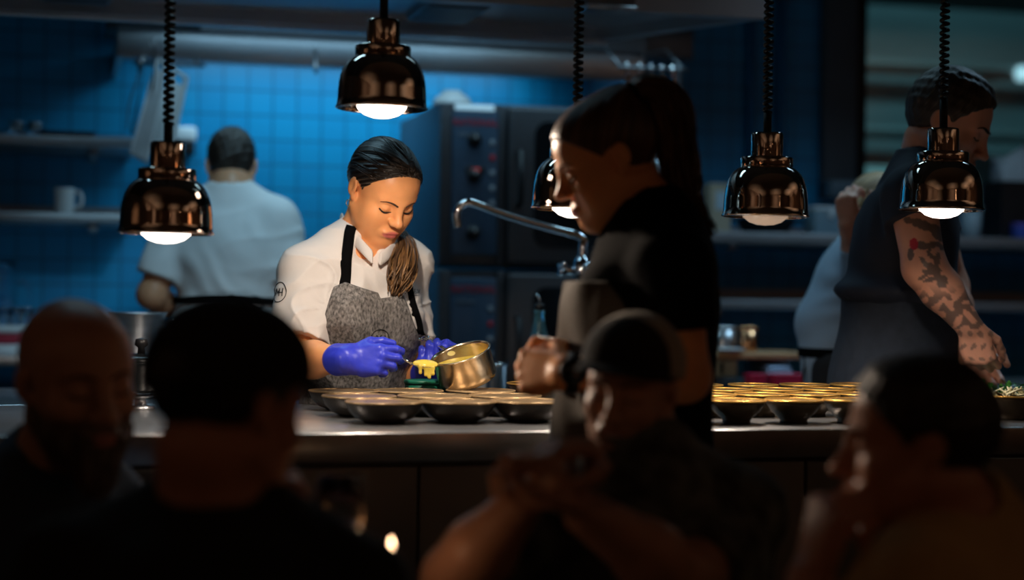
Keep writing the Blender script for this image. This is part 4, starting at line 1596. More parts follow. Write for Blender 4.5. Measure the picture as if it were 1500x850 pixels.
def board(name, pix, hole, Y, m, label):
    cs = [hang(x, y, Y) for x, y in pix]
    c = sum(cs) / len(cs)
    poly = [((q - c)[0], (q - c)[2]) for q in cs]
    o = thing(name, (c[0], Y, min(q[2] for q in cs)), label, 'cutting board', 'cutting boards hanging by the hood')
    ring = [hang(x, y, Y) for x, y in hole]
    n = 12
    def sub(P):
        out = []
        for i in range(len(P)):
            for k in range(n):
                out.append(P[i] * (1 - k / n) + P[(i + 1) % len(P)] * (k / n))
        return out
    A, Bh = sub(cs), sub(ring)
    vs, fs = [], []
    for dy in (-.008, .008):
        vs += [q + V3(0, dy, 0) for q in A] + [q + V3(0, dy, 0) for q in Bh]
    N = len(A)
    for i in range(N):
        j = (i + 1) % N
        fs += [(i, j, N + j, N + i), (2 * N + i, 3 * N + i, 3 * N + j, 2 * N + j), (i, 2 * N + i, 2 * N + j, j), (N + i, N + j, 3 * N + j, 3 * N + i)]
    MB().add(vs, fs).build('board', m, o, .003)
    top = [q * .94 + c * .06 + V3(0, -.0095, 0) for q in cs]
    MB().tube(top + [top[0]], .004, 6).build('edge_groove', WHITEP, o)
    return o


BRD = mat('white_board', (.62, .66, .68), .55, 0, .05, 60, .05, 10)
BRD2 = mat('grey_board', (.44, .47, .50), .55, 0, .05, 60, .08, 8)
board('cutting_board', [(252, 97), (276, 113), (250, 236), (212, 226)], [(257, 107), (269, 115), (266, 126), (254, 119)], 6.245, BRD, 'white cutting board with a grip hole, hanging behind the cord of the left lamp')
board('cutting_board', [(231, 84), (247, 92), (217, 240), (189, 226)], [(232, 92), (238, 95), (237, 103), (231, 100)], 6.215, BRD2, 'greyish narrow cutting board hanging left of the white one')
for pts, wdt, lb in (([(209, 92), (207, 120), (200, 160), (193, 196)], .016, 'black long spatula hanging left of the boards'), ([(225, 66), (226, 96), (223, 132)], .012, 'short black tongs hanging above the boards')):
    P = smooth_path([hang(x, y, 6.19) for x, y in pts], 6)
    t = thing('spatula', P[-1], lb, 'utensil')
    MB().tube(P, list(np.interp(range(len(P)), [0, len(P) * .4, len(P) - 1], [.006, .009, wdt])), 8, True, .35).build('blade', BLACK, t)
    MB().tube([P[0] + UP * .012 + RT * .01 * math.cos(q) + UP * .012 * math.sin(q) for q in np.linspace(0, 6.28, 14)], .003, 6).build('hanging_loop', CHROME, t)
P = smooth_path([hang(x, y, 6.18) for x, y in ((206, 92), (201, 118), (190, 150), (186, 190))], 6)
t = thing('whisk', P[-1], 'thin wire skewer hanging at the far left of the boards', 'utensil')
MB().tube(P, .004, 6).build('wire', STEEL_D, t)
MB().tube([P[0], P[0] + (P[1] - P[0]) * 3], .007, 6).build('grip', BLACK, t)
p = atY(268, YW - .06, 205)
t = thing('paper_dispenser', (p[0], YW - .06, p[2] - .05), 'white dispenser on the tiles behind the left lamp neck', 'dispenser')
MB().bx(p[0] - .055, p[0] + .05, YW - .12, YW - .002, p[2] - .01, p[2] + .05).build('cover', WHITEP, t, .012, 3)
MB().bx(p[0] - .045, p[0] + .045, YW - .11, YW - .002, p[2] - .06, p[2] - .0105).build('holder', BLACK, t, .006)

# cooking range behind the chef on the left, with pots
RX0, RX1 = -2.0, atY(415, 4.9)[0]
rg = thing('cooking_range', ((RX0 + RX1) / 2, 4.75, 0), 'steel cooking range behind the heads of the two diners at the left', 'range')
MB().bx(RX0, RX1, 4.42, 5.10, .12, .96).build('body', STEEL_D, rg, .006)
MB().bx(RX0, RX1, 4.40, 5.12, .9605, 1.0).build('top', STEEL, rg, .006)
for x in (RX0 + .5, RX0 + 1.15, RX1 - .35):
    MB().bx(x - .28, x + .28, 4.405, 4.42, .2, .8).build('door', STEEL_D, rg, .004)
MB().bx(RX0 + .05, RX1 - .05, 4.5, 5.0, 0, .12).build('plinth', BLACK, rg)
for k in range(3):
    MB().lathe([(.09, 1.0), (.10, 1.0), (.10, 1.012), (.09, 1.012)], (atY((120, 205, 285)[k], 4.72)[0], 4.72, 0), None, 28, True).build('burner_ring', BLACK, rg)


def pot(px, Y, z, r, h, label, name='stock_pot', m=STEEL, lid=False):
    x = atY(px, Y)[0]
    o = thing(name, (x, Y, z), label, 'pot')
    MB().lathe([(0, 0), (r - .006, 0), (r, .008), (r, h - .006), (r + .005, h), (r + .004, h + .003), (r - .003, h), (r - .004, .012), (0, .006)], (x, Y, z + .0005), None, 48).build('body', m, o)
    for s_ in (-1, 1):
        c = V3(x, Y, z + h * .78) + RT * s_ * (r - .001)
        MB().tube(smooth_path([c - FW * .035 * .8, c - FW * .03 + RT * s_ * .03, c + FW * .03 + RT * s_ * .03, c + FW * .035 * .8]), .006, 8).build('handle', CHROME, o)
    if lid:
        l = MB().lathe([(r + .004, h + .0035), (r + .006, h + .008), (r * .7, h + .016), (0, h + .022)], (x, Y, z), None, 48).build('lid', m, o)
        MB().lathe([(0, h + .02), (.008, h + .02), (.007, h + .032), (.014, h + .038), (.012, h + .05), (0, h + .053)], (x, Y, z), None, 20).build('knob', BLACK, l)
    return o


x_, y_ = 202, 4.66
hh = at(202, 458, 4.75)[2] - 1.013
pot(202, 4.68, 1.0125, .075, hh, 'tall steel stock pot on the range between the two diners at the left')
# black lidded casserole on a small burner at the left end of the pass
b = atY(208, 3.66)
st = thing('table_burner', (b[0], 3.66, ZC), 'small steel burner on the pass behind the bald diner', 'burner')
MB().lathe([(0, .0005), (.030, .0005), (.030, .006), (.012, .010), (.011, .022), (.026, .026), (.026, .030), (0, .030)], (b[0], 3.66, ZC), None, 28).build('foot', STEEL, st)
for k in range(3):
    q = k * 2.094
    MB().tube([(b[0] + .02 * math.cos(q), 3.66 + .02 * math.sin(q), ZC + .028), (b[0] + .05 * math.cos(q), 3.66 + .05 * math.sin(q), ZC + .031)], .004, 6).build('arm', STEEL_D, st)
pot(208, 3.66, ZC + .0352, .055, .062, 'black lidded casserole standing on the small burner', 'casserole', mat('black_enamel', (.012, .014, .016), .15), True)
# frying pan on a low pot, its handle pointing right
x = atY(296, 4.75)[0]
zf = at(262, 497, 4.8)[2]
t = thing('sauce_pot', (x, 4.75, 1.0), 'dark pot on the range under the frying pan', 'pot')
MB().lathe([(0, 0), (.065, 0), (.07, .008), (.07, zf - 1.014), (.067, zf - 1.014), (.066, .012), (0, .006)], (x, 4.75, 1.0125), None, 40).build('body', STEEL_D, t)
MB().lathe([(.068, zf - 1.020), (.073, zf - 1.018), (.073, zf - 1.0135), (.068, zf - 1.0135)], (x, 4.75, 1.0125), None, 40, True).build('rim', STEEL, t)
fp = thing('frying_pan', (x, 4.75, zf), 'dark frying pan with a long steel handle behind the cap wearer', 'pan')
MB().lathe([(0, 0), (.065, 0), (.083, .035), (.085, .036), (.080, .034), (.063, .004), (0, .004)], (x, 4.75, zf + .0005), None, 48).build('pan', STEEL_D, fp)
h1 = at(305, 460, 4.62)
h2_ = at(340, 458, 4.55)
MB().tube(smooth_path([V3(x, 4.75, zf + .032) - RT * .03 - FW * .075, at(245, 474, 4.64), at(258, 469, 4.62), h1, h2_]), [.010] * 16 + [.008] * 17, 10, True, .5).build('handle', CHROME, fp)
# back bench along the left wall with glasses and a red-white tray
bb_ = bench('back_bench', -2.4, atY(560, 6.5)[0] - .02, 6.22, 6.97, 1.05, 'long steel bench under the wall shelves at the left')
p = atY(18, 6.4)
t = thing('tray', (p[0], 6.4, 1.05), 'white and red food tray on the back bench at the left edge', 'tray')
MB().bx(p[0] - .13, p[0] + .10, 6.28, 6.55, 1.0505, 1.085).build('base', WHITEP, t, .006)
MB().bx(p[0] - .125, p[0] + .095, 6.285, 6.545, 1.0855, 1.125).build('band', mat('red_plastic', (.42, .03, .06), .45), t, .006)
MB().bx(p[0] - .13, p[0] + .10, 6.28, 6.55, 1.1255, 1.15).build('lid', WHITEP, t, .006)
for k, px in enumerate((6, 24, 40)):
    p = atY(px, 6.40)
    t = thing('glass', (p[0], 6.4, 1.15), '%s drinking glass upturned on the tray at the left edge' % ('leftmost', 'middle', 'rightmost')[k], 'glass', 'glasses on the tray')
    MB().lathe([(.030, 0), (.026, .062), (.024, .066), (0, .066), (0, .060), (.022, .060), (.027, 0)], (p[0], 6.40, 1.151), None, 28).build('glass', GLASS, t)
p = atY(2, 6.75)
t = thing('glass_pitcher', (p[0], 6.75, 1.05), 'tall glass pitcher on the back bench at the left edge', 'pitcher')
MB().lathe([(0, 0), (.045, 0), (.048, .006), (.042, .30), (.045, .335), (.041, .335), (.039, .30), (.044, .01), (0, .008)], (p[0], 6.75, 1.0505), None, 32).build('body', GLASS, t)
c = V3(p[0] + .045, 6.75, 1.22)
MB().tube(smooth_path([c + UP * .09, c + V3(.05, 0, .08), c + V3(.055, 0, -.02), c - UP * .06]), .007, 8).build('handle', GLASS, t)

# ------------------------------------------------------------------ right-hand shelves and bench
qx0 = atY(1028, 6.35)[0]
yC = 6.35
zS = atY(1130, yC, 345)[2] + .012
rs = shelf(qx0, 6.4, yC, yB, zS, 'long dark shelf on the right with the carton and the black box', .045)
zS2 = atY(1130, yC, 440)[2]
rs2 = shelf(qx0, 6.4, 6.5, yB, zS2, 'lower dark shelf on the right, behind the tattooed man', .04)
bench('prep_bench', qx0 - .05, 6.0, 5.35, 6.0, .98, 'steel preparation bench on the right behind the gold bowls')
CARD = mat('beige_card', (.46, .40, .30), .75, 0, .05, 40, .06, 12)
p = atY(1046, 6.5)
t = thing('carton', (p[0], 6.5, zS), 'beige carton with a pale blue label on the right shelf', 'carton')
zt_ = atY(1046, 6.45, 273)[2]
MB().bx(p[0] - .045, p[0] + .045, 6.44, 6.56, zS + .0005, zt_).build('carton', CARD, t, .004)
MB().bx(p[0] - .02, p[0] + .028, 6.4365, 6.4399, zS + .09, zt_ - .02).build('label', mat('pale_label', (.45, .58, .68), .6), t)
MB().bx(p[0] - .047, p[0] + .047, 6.437, 6.563, zt_ - .004, zt_ + .012).build('lid', CARD, t, .003)
p = atY(1120, 6.52)
t = thing('roasting_dish', (p[0], 6.52, zS), 'low black dish on the right shelf behind the dim lamp', 'dish')
MB().lathe([(0, 0), (.09, 0), (.125, .055), (.135, .06), (.13, .062), (.12, .057), (.088, .006), (0, .006)], (p[0], 6.52, zS + .0005), None, 40).build('dish', BLACK, t)
for s_ in (-1, 1):
    c = V3(p[0] + s_ * .13, 6.52, zS + .058)
    MB().tube(smooth_path([c + V3(0, -.03, 0), c + V3(s_ * .03, -.02, 0), c + V3(s_ * .03, .02, 0), c + V3(0, .03, 0)]), .007, 8).build('handle', BLACK, t)
p = atY(1206, 6.5)
t = thing('plastic_box', (p[0], 6.5, zS), 'clear pale box with a lid on the right shelf by the raised hand', 'box')
MB().bx(p[0] - .07, p[0] + .06, 6.44, 6.56, zS + .0005, zS + .10).build('tub', mat('frosted_plastic', (.35, .52, .62), .25, 0, trans=.5), t, .008)
MB().bx(p[0] - .074, p[0] + .064, 6.436, 6.564, zS + .1005, zS + .115).build('lid', WHITEP, t, .004)
MB().bx(p[0] - .01, p[0] + .01, 6.425, 6.436, zS + .07, zS + .112).build('clip', WHITEP, t, .003)
for px, r, h, lb, cc in ((1421, .045, .12, 'pale plastic tub on the right shelf below the right lamp', (.42, .52, .58)),):
    p = atY(px, 6.5)
    t = thing('tub', (p[0], 6.5, zS), lb, 'tub')
    MB().lathe([(0, 0), (r * .85, 0), (r, h), (r - .003, h), (r * .83, .004), (0, .004)], (p[0], 6.5, zS + .0005), None, 32).build('body', mat('pale_tub', cc, .4), t)
    MB().lathe([(0, h + .0005), (r + .005, h + .0005), (r + .005, h + .014), (r - .006, h + .017), (0, h + .017)], (p[0], 6.5, zS + .0005), None, 32).build('lid', mat('pale_tub_lid', (.5, .58, .62), .4), t)
p = atY(1482, 6.5)
zt_ = atY(1482, 6.45, 266)[2]
t = thing('bin', (p[0], 6.5, zS), 'tall black box holding a white paper bag at the right edge', 'box')
MB().bx(p[0] - .10, p[0] + .10, 6.42, 6.58, zS + .0005, zS + .012).bx(p[0] - .10, p[0] - .092, 6.42, 6.58, zS + .012, zt_).bx(p[0] + .092, p[0] + .10, 6.42, 6.58, zS + .012, zt_).bx(p[0] - .092, p[0] + .092, 6.42, 6.428, zS + .012, zt_).bx(p[0] - .092, p[0] + .092, 6.572, 6.58, zS + .012, zt_).build('box', BLACK, t)
MB().bx(p[0] - .103, p[0] + .103, 6.417, 6.4195, zt_ - .03, zt_).build('lip', BLACK, t)
g = thing('paper_bag', (p[0], 6.5, zS + .02), 'crumpled white paper sticking out of the black box', 'paper')
zl = atY(1452, 6.5, 234)[2]
zr = atY(1490, 6.5, 214)[2]
n_, vs, fs = 14, [], []
rnd = random.Random(5)
for j in range(9):
    q = j / 8
    for i in range(28):
        a = 2 * math.pi * i / 28
        sx, sy = .068 + .020 * q, .052 + .012 * q
        cx, cy = math.cos(a), math.sin(a)
        k = 1 / max(abs(cx), abs(cy)) * .72 + .28
        top = zl + (zr - zl) * (cx * .5 + .5) + .012 * math.sin(a * 3)
        z = (zS + .02) * (1 - q) + top * q
        jit = .006 * math.sin(a * 5 + j * 1.3) + rnd.uniform(-.003, .003)
        vs.append((p[0] - .012 * q * 0 + (sx + jit) * cx * min(k, 1.15), 6.5 + (sy + jit) * cy * min(k, 1.15), z))
for j in range(8):
    for i in range(28):
        fs.append((j * 28 + i, j * 28 + (i + 1) % 28, (j + 1) * 28 + (i + 1) % 28, (j + 1) * 28 + i))
o = MB().add(vs, fs, True).build('bag', mat('white_paper', (.62, .68, .72), .8, 0, .2, 25), g)
sm_ = o.modifiers.new('thickness', 'SOLIDIFY')
sm_.thickness = .002
MB().tube([V3(*vs[8 * 28 + i]) for i in range(28)] + [V3(*vs[8 * 28])], .003, 6).build('folded_edge', MATS['white_paper'], g)
p = atY(1494, 6.38)
t = thing('small_box', (p[0], 6.38, zS), 'small blue box at the right edge in front of the black box', 'box')
MB().bx(p[0] - .03, p[0] + .04, 6.355, 6.41, zS + .0005, zS + .062).build('carton', mat('blue_card', (.05, .09, .42), .5), t, .003)
MB().bx(p[0] - .031, p[0] + .041, 6.354, 6.411, zS + .045, zS + .0635).build('flap', mat('violet_card', (.13, .10, .45), .5), t, .003)

# prep bench items: crate with cutting board, steel insets, red tubs
zP = .98
PY = 5.48
p0_, p1_ = atY(1030, PY)[0], atY(1082, PY)[0]
t = thing('crate', ((p0_ + p1_) / 2, PY + .1, zP), 'pale greenish wooden crate on the prep bench, right of the woman in black', 'crate')
zc0 = atY(1056, PY, 552)[2]
zc1 = atY(1056, PY, 526)[2]
MB().bx(p0_ - .05, p1_, PY, PY + .22, zP + .0005, zc0).build('base', mat('dark_crate_base', (.05, .06, .07), .6), t, .004)
MB().bx(p0_ - .05, p1_, PY, PY + .22, zc0 + .0005, zc1).build('side', mat('pale_wood', (.42, .42, .30), .7, 0, .1, 30, .15, 6, (1, 1, 6)), t, .004)
MB().bx((p0_ + p1_) / 2 + .0, (p0_ + p1_) / 2 + .012, PY - .004, PY - .0002, zc0 + .01, zc1 - .012).build('handle_slot', BLACK, t)
WOOD = mat('board_wood', (.46, .26, .13), .55, 0, .08, 30, .15, 8, (1, 8, 1))
bx0, bx1 = atY(1026, PY)[0], atY(1190, PY)[0]
t = thing('cutting_board', ((bx0 + bx1) / 2, PY + .1, zc1), 'long wooden cutting board lying across the crate on the prep bench', 'cutting board')
MB().bx(bx0, bx1, PY - .03, PY + .24, zc1 + .0005, zc1 + .022).build('board', WOOD, t, .004)
MB().bx(bx1 - .06, bx1 - .055, PY - .031, PY + .241, zc1 + .001, zc1 + .0225).build('end_grain', WOOD, t)
t = thing('support_box', (bx1 - .12, PY + .11, zP), 'dark box under the right end of the wooden board', 'box')
MB().bx(bx1 - .16, bx1 - .06, PY + .06, PY + .2, zP + .0005, zc1 - .012).build('body', STEEL_D, t, .004)
MB().bx(bx1 - .165, bx1 - .055, PY + .055, PY + .205, zc1 - .0115, zc1).build('lid', STEEL_D, t, .002)
COPPER = mat('copper', (.72, .36, .18), .25, 1.0)
for px, r, m_, lb in ((1064, .046, STEEL, 'grey steel container on the wooden board, left of the copper one'), (1100, .034, COPPER, 'copper container on the wooden board, right of the grey one')):
    x = atY(px, PY + .08)[0]
    z0 = zc1 + .0225
    h = atY(px, PY + .05, 480)[2] - z0
    t = thing('container', (x, PY + .1, z0), lb, 'container')
    MB().lathe([(0, 0), (r * .9, 0), (r * .93, .005), (r, h), (r - .002, h), (r * .9, .006), (0, .005)], (x, PY + .1, z0 + .0005), None, 32).build('body', m_, t)
    MB().lathe([(r - .001, h - .006), (r + .004, h - .005), (r + .004, h + .002), (r - .001, h + .002)], (x, PY + .1, z0 + .0005), None, 32, True).build('rim', m_, t)
x = atY(1068, PY)[0]
t = thing('plate', (x, PY, zc1), 'small blue-white plate on the wooden board before the steel container', 'plate')
MB().lathe([(0, .0235), (.03, .0235), (.055, .032), (.056, .034), (.03, .027), (0, .026)], (x, PY + .0, zc1), None, 32).build('plate', CERAMIC, t)
MB().lathe([(.054, .032), (.058, .033), (.058, .036), (.054, .035)], (x, PY + .0, zc1), None, 32, True).build('rim', CERAMIC, t)
RED = mat('red_tub', (.55, .02, .07), .4)
for px, w_, lb in ((1108, .028, 'small red tub in front of the crate on the prep bench'), (1160, .075, 'long red tray under the right end of the wooden board')):
    x = atY(px, PY - .08)[0]
    t = thing('tub', (x, PY - .08, zP), lb, 'tub')
    z1_ = atY(px, PY - .08, 549)[2]
    MB().bx(x - w_, x + w_, PY - .115, PY - .045, zP + .0005, z1_).build('body', RED, t, .006)
    MB().bx(x - w_ - .003, x + w_ + .003, PY - .118, PY - .042, z1_ - .008, z1_ + .003).build('rim', RED, t, .002)
x = atY(1140, PY - .02)[0]
t = thing('wrapped_pack', (x, PY - .015, zP), 'blue and silver wrapped pack between the red tub and red tray', 'pack')
z1_ = atY(1140, PY - .02, 536)[2]
MB().bx(x - .045, x + .05, PY - .035, PY + .02, zP + .0005, z1_).build('pack', mat('silver_blue_wrap', (.22, .30, .42), .3, .3, .4, 40), t, .01, 3)
MB().bx(x - .046, x + .051, PY - .0375, PY - .030, zP + .04, z1_ - .02).build('label', mat('pale_blue_label', (.42, .55, .72), .4), t, .002)
p = atY(1402, 5.5)
t = thing('cutting_board', (p[0], 5.55, zP), 'pale cutting board corner behind the tattooed hand', 'cutting board')
z1_ = atY(1402, 5.45, 520)[2]
MB().bx(p[0] - .12, p[0] + .05, 5.45, 5.75, z1_ - .03, z1_).build('board', mat('pale_board', (.62, .58, .50), .5), t, .004)
MB().bx(p[0] - .11, p[0] + .04, 5.46, 5.74, zP + .0005, z1_ - .0305).build('stand', STEEL_D, t, .004)

# ------------------------------------------------------------------ the young woman in the white jacket
SKIN = mat('skin_attr', (1, 1, 1), 0.42, 0, 0.04, 180, 0.04, 30, attr=True, sss=0.15)
SKIN_C = (0.84, 0.36, 0.145)
LIP_C = (0.60, 0.14, 0.12)
WHITE_CLOTH = mat('white_cotton', (0.79, 0.745, 0.715), 0.85, 0, 0.10, 500, 0.03, 20)
BLACK_CLOTH = mat('black_cotton', (0.0035, 0.0035, 0.004), 0.9, 0, 0.10, 500, spec=0.06)
GREY_APRON = mat('grey_denim', (0.20, 0.185, 0.175), 0.9, 0, 0.25, 500, 0.75, 190, (1, 1, 0.55))
GLOVE = mat('blue_nitrile', (0.030, 0.045, 0.55), 0.38, 0, 0.10, 120, 0.08, 40)
TROU = mat('black_trousers', (0.015, 0.015, 0.018), 0.85)
SHOE = mat('black_shoe', (0.01, 0.01, 0.01), 0.5)
HAIR_BR = hair_mat('brown_hair', (0.006, 0.004, 0.003), (0.018, 0.011, 0.007), (0.080, 0.045, 0.023), 0.36)
HAIR_TAIL = hair_mat('honey_hair_ends', (0.035, 0.017, 0.008), (0.16, 0.080, 0.030), (0.42, 0.22, 0.085), 0.42)
LASH = mat('lash', (0.012, 0.008, 0.006), 0.7)
BROW = mat('brow', (0.06, 0.030, 0.015), 0.8)


def snap(model, P, direction, off=0.0, disp=None):
    d = np.asarray(direction, float)
    return trace(model, P, d, disp) - d * off


def logo(model, c, ax, ay, view, r, m, parent, th=0.0009, off=0.0006, disp=None):
    """MH in a ring, drawn with thin cord lying on the cloth."""
    mm = MB()
    def put(pts, dense=10):
        q = []
        for i in range(len(pts) - 1):
            for k in range(dense):
                t = k / dense
                q.append((pts[i][0] * (1 - t) + pts[i + 1][0] * t, pts[i][1] * (1 - t) + pts[i + 1][1] * t))
        q.append(pts[-1])
        P = np.array([c + ax * x * r + ay * y * r for x, y in q])
        P = snap(model, P, view, off, disp)
        mm.tube(list(P), th, 6)
    put([(math.cos(a), math.sin(a)) for a in np.linspace(0, 2 * math.pi, 41)], 2)
    put([(-.62, -.38), (-.40, .32), (-.12, -.12), (.10, .36), (.10, -.40)], 6)
    put([(-.10, -.02), (.55, -.02)], 8)
    put([(.10, .36), (.10, -.40)], 6)
    put([(.55, .40), (.52, -.40)], 6)
    return mm.build('logo', m, parent)


def chef():
    root = person(at(530, 600, 4.1), 30, 'young woman in white jacket and grey apron spooning sauce, lit by the high lamp')
    H = Head(at(560, 279, 3.97), 38, 35, 0, 0.97, True, 0.97, nose=.95)
    neck = at(533, 352, 4.03)
    shl, shr = at(595, 388, 4.11), at(449, 396, 3.94)
    ell_, elr = at(607, 552, 4.12), at(431, 527, 3.87)
    wrl, wrr = at(627, 548, 3.97), at(507, 527, 3.70)
    pe, ch = at(528, 640, 4.13), at(522, 452, 4.02)
    Bd = Body(pe, ch, neck, shl, shr, 0.150, 0.098, 0, 0.045)
    tor = Bd.torso(0.0)
    ops = tor + [('u', rc(neck - UP * .03, H.L(0, -.026, -.055), .054, .050), .03)] + limb(shr, elr, wrr, (.045, .041, .040, .026)) + limb(shl, ell_, wrl, (.045, .040, .040, .026))
    ops += H.ops()
    lo, hi = bounds([pe + UP * .1, shl, shr, elr, wrr, wrl, ell_], 0.10)
    lo[2] = pe[2] + .05
    hi[2] = H.o[2] + .16
    body = sdf_part('body', ops, lo, hi, .0028, SKIN, root, color=H.skin_color(SKIN_C, LIP_C))
    # lashes, brows
    hm = H.ops(False)
    for x in (-1, 1):
        P = np.array([H.L(x * t, .10, z) for t, z in zip(np.linspace(.0165, .047, 12), (-.0085, -.0095, -.0105, -.0112, -.0116, -.0118, -.0116, -.011, -.010, -.0085, -.0065, -.0045))])
        P = snap(hm, P, -H.B[1], 0.0012)
        MB().tube(list(P), list(np.interp(range(12), [0, 5, 11], [.0008, .0024, .0016])), 6).build('eyelash', LASH, root)
        P = np.array([H.L(x * t, .10, z) for t, z in zip(np.linspace(.011, .049, 12), (.0125, .0140, .0153, .0165, .0175, .0182, .0186, .0186, .0180, .0166, .0146, .0120))])
        P = snap(hm, P, -H.B[1], 0.0)
        MB().tube(list(P), list(np.interp(range(12), [0, 3, 11], [.0030, .0036, .0012])), 6, True, .6).build('eyebrow', BROW, root)
    # hair drawn back to a low tail that falls over her left shoulder
    cut = half(H.L(0, .074, .086), -(H.B[1] * -0.80 + H.B[2] * 0.60))
    hops = [('u', H.e((0, -.015, .036), (.0795, .098, .088)), .01), ('u', H.e((0, .030, .044), (.066, .060, .062)), .02),
            ('u', H.e((0, -.080, -.004), (.046, .034, .046)), .03),
            ('i', cut, .006), ('i', half(H.L(0, -.05, -.062), -H.B[2] + H.B[1] * .5), .01)]
    for x in (-1, 1):
        hops.append(('s', H.e((x * .080, .000, -.012), (.020, .021, .031)), .006))
    hops.append(('s', fmax(H.c((0, .11, .0725), (0, -.02, .1285), .0016), H.e((0, 0.05, 0.09), (1, 1, 1))), .004))
    lo, hi = bounds([H.o], .155)
    rid = strand_attr(H, (.012, -.095, -.028), (0.05, 0.8, 0.6), 30, 5)
    def hdisp(P):
        q = rid(P)
        return .0013 * np.sin(q[..., 0] * 3.1 + q[..., 1] * 2.3 + np.sin(q[..., 2] * 2.2)) * 1.0
    sdf_part('hair', hops, lo, hi, .0024, HAIR_BR, root, hdisp, .002, strand=rid)
    # single strands combed back over the crown
    rnd = random.Random(11)
    hm2 = [o for o in hops]
    st, vs_ = [], []
    mm = MB()
    gk = np.array([.010, -.088, -.020])
    for i in range(64):
        x0 = rnd.uniform(-.062, .066)
        s0 = np.array([x0, .074 - 6.0 * x0 * x0 - .25 * abs(x0), .088 - 9.0 * x0 * x0 - .1 * abs(x0)])
        dirs = []
        a_, b_ = unit(s0 - [0, 0, .02]), unit(gk - [0, 0, .02])
        om = math.acos(max(-1, min(1, float(a_ @ b_))))
        pts = []
        for q in np.linspace(rnd.uniform(-.02, .05), rnd.uniform(.75, .97), 16):
            v = (math.sin((1 - q) * om) * a_ + math.sin(q * om) * b_) / math.sin(om)
            v = unit(v + np.array([.35 * math.copysign(1, x0 + .005) * math.sin(math.pi * min(1, max(0, q))) * (.4 + 6 * abs(x0)), 0, .28 * math.sin(math.pi * min(1, max(0, q)))]))
            pts.append(v)
        out = []
        for v in pts:
            dw = H.B.T @ v
            o0 = H.L(0, 0, .02)
            P = o0 + dw * .16
            for _ in range(40):
                d = float(evalm(hm2, P[None])[0])
                P = P - dw * max(-.01, min(.03, d * .8))
            out.append(P + dw * .0006)
        mm.tube(out, [.0009] * 15 + [.0004], 5)
    o = mm.build('combed_strands', HAIR_BR, root)
    at_ = o.data.attributes.new('strand', 'FLOAT_VECTOR', 'POINT')
    nv = len(o.data.vertices)
    per = nv // 64
    at_.data.foreach_set('vector', np.array([((k // per) * 3.7, (k // per) * 1.9, 0) for k in range(nv)], np.float32).ravel())
    tp = [H.L(.004, -.100, -.020), H.L(.028, -.092, -.070), at(558, 343, 4.085), at(583, 350, 4.06), at(593, 368, 4.00), at(590, 392, 3.955), at(583, 414, 3.935), at(577, 437, 3.925)]
    tail_part('ponytail', tp, [.016, .024, .024, .022, .026, .032, .030, .012], HAIR_TAIL, root, 190, 3, 1.0, .006, .0016)
    # earring
    ep = H.L(-.0775, -.006, -.0375)
    MB().tube([ep + .0075 * (math.cos(a) * H.B[1] + math.sin(a) * H.B[2]) - H.B[2] * .006 for a in np.linspace(0, 6.28, 20)], .0011, 6).build('earring', mat('gold_earring', (.8, .6, .3), .2, 1.0), root)
    # jacket
    t = .014
    jops = Bd.torso(t)
    jops += sleeve(shr, elr, wrr, 0.80, .059, .076) + sleeve(shl, ell_, wrl, 0.72, .053, .056)
    ndir = unit(H.L(0, -.026, -.055) - neck)
    jops += [('u', fmax(rc(neck - ndir * .03, neck + ndir * .06, .076, .061), half(neck + ndir * .028 + Bd.B1[1] * 0 , ndir * .9 - Bd.B1[1] * .25)), .012)]
    jops += [('s', fmax(rc(neck - ndir * .012 + Bd.B1[1] * .012, neck + ndir * .2, .060, .053)), .004),
             ('s', fmax(rc(neck + Bd.B1[1] * .055 + ndir * .002, neck + Bd.B1[1] * .10 + ndir * .07, .010, .026)), .010),
             ('s', sph(at(543, 360, 3.925), .040), .012),
             ('i', half(pe - UP * .06, -UP), .01)]
    jd0 = folds(.0035, 1.7, 0.75, .30, (.62, .15, .60))
    jd1 = ridges(.009, 1.3, .8, (.8, .1, .6))
    jd = creases(lambda P: jd0(P) + jd1(P), [(at(482, 445, 3.9), .3), (at(612, 450, 4.05), 1.2), (at(440, 505, 3.85), .8)], .0065, w=.085)
    jdn = lambda P: jd0(P) + jd1(P)
    lo, hi = bounds([pe, shl, shr, elr, ell_], .13)
    lo[2], hi[2] = pe[2] - .08, neck[2] + .12
    sdf_part('jacket', jops, lo, hi, .0032, WHITE_CLOTH, root, jd, .022)
    ctop = unit(UP + .25 * FW)
    for path in ([(500, 320, 4.07), (506, 333, 4.005), (517, 347, 3.955), (531, 362, 3.925), (546, 378, 3.915)], [(556, 380, 3.92), (570, 370, 3.955), (583, 356, 4.02)]):
        mid = smooth_path([at(*q) for q in path], 8)
        mm = MB()
        rg = []
        for i, p in enumerate(mid):
            tt = unit(mid[min(i + 1, len(mid) - 1)] - mid[max(i - 1, 0)])
            out = unit(np.cross(tt, ctop))
            if out @ FW > 0:
                out = -out
            hgt = .017 * (1 if 0 < i < len(mid) - 1 else .7)
            rg.append([p + ctop * hgt * math.cos(a) + out * .0042 * math.sin(a) for a in np.linspace(0, 2 * math.pi, 12, endpoint=False)])
        mm.rings(rg).build('collar', WHITE_CLOTH, root)
    # apron: bib and skirt lying on the jacket front
    B = Bd.B2
    toward = unit(-FW + UP * .1)
    ax_, ay_ = RT, UP
    c0 = at(540, 500, 4.0)
    k_ = 4.0 / FPX
    pxs = [(496, 421), (512, 414), (557, 429), (560, 437), (592, 431), (600, 450), (614, 492), (622, 560), (626, 700), (430, 700), (436, 590), (462, 505), (485, 460)]
    poly = [((x - 540) * k_, (500 - y) * k_) for x, y in pxs]
    region = poly2d(poly, c0, RT, UP)
    tor2 = Bd.torso(t + .014)
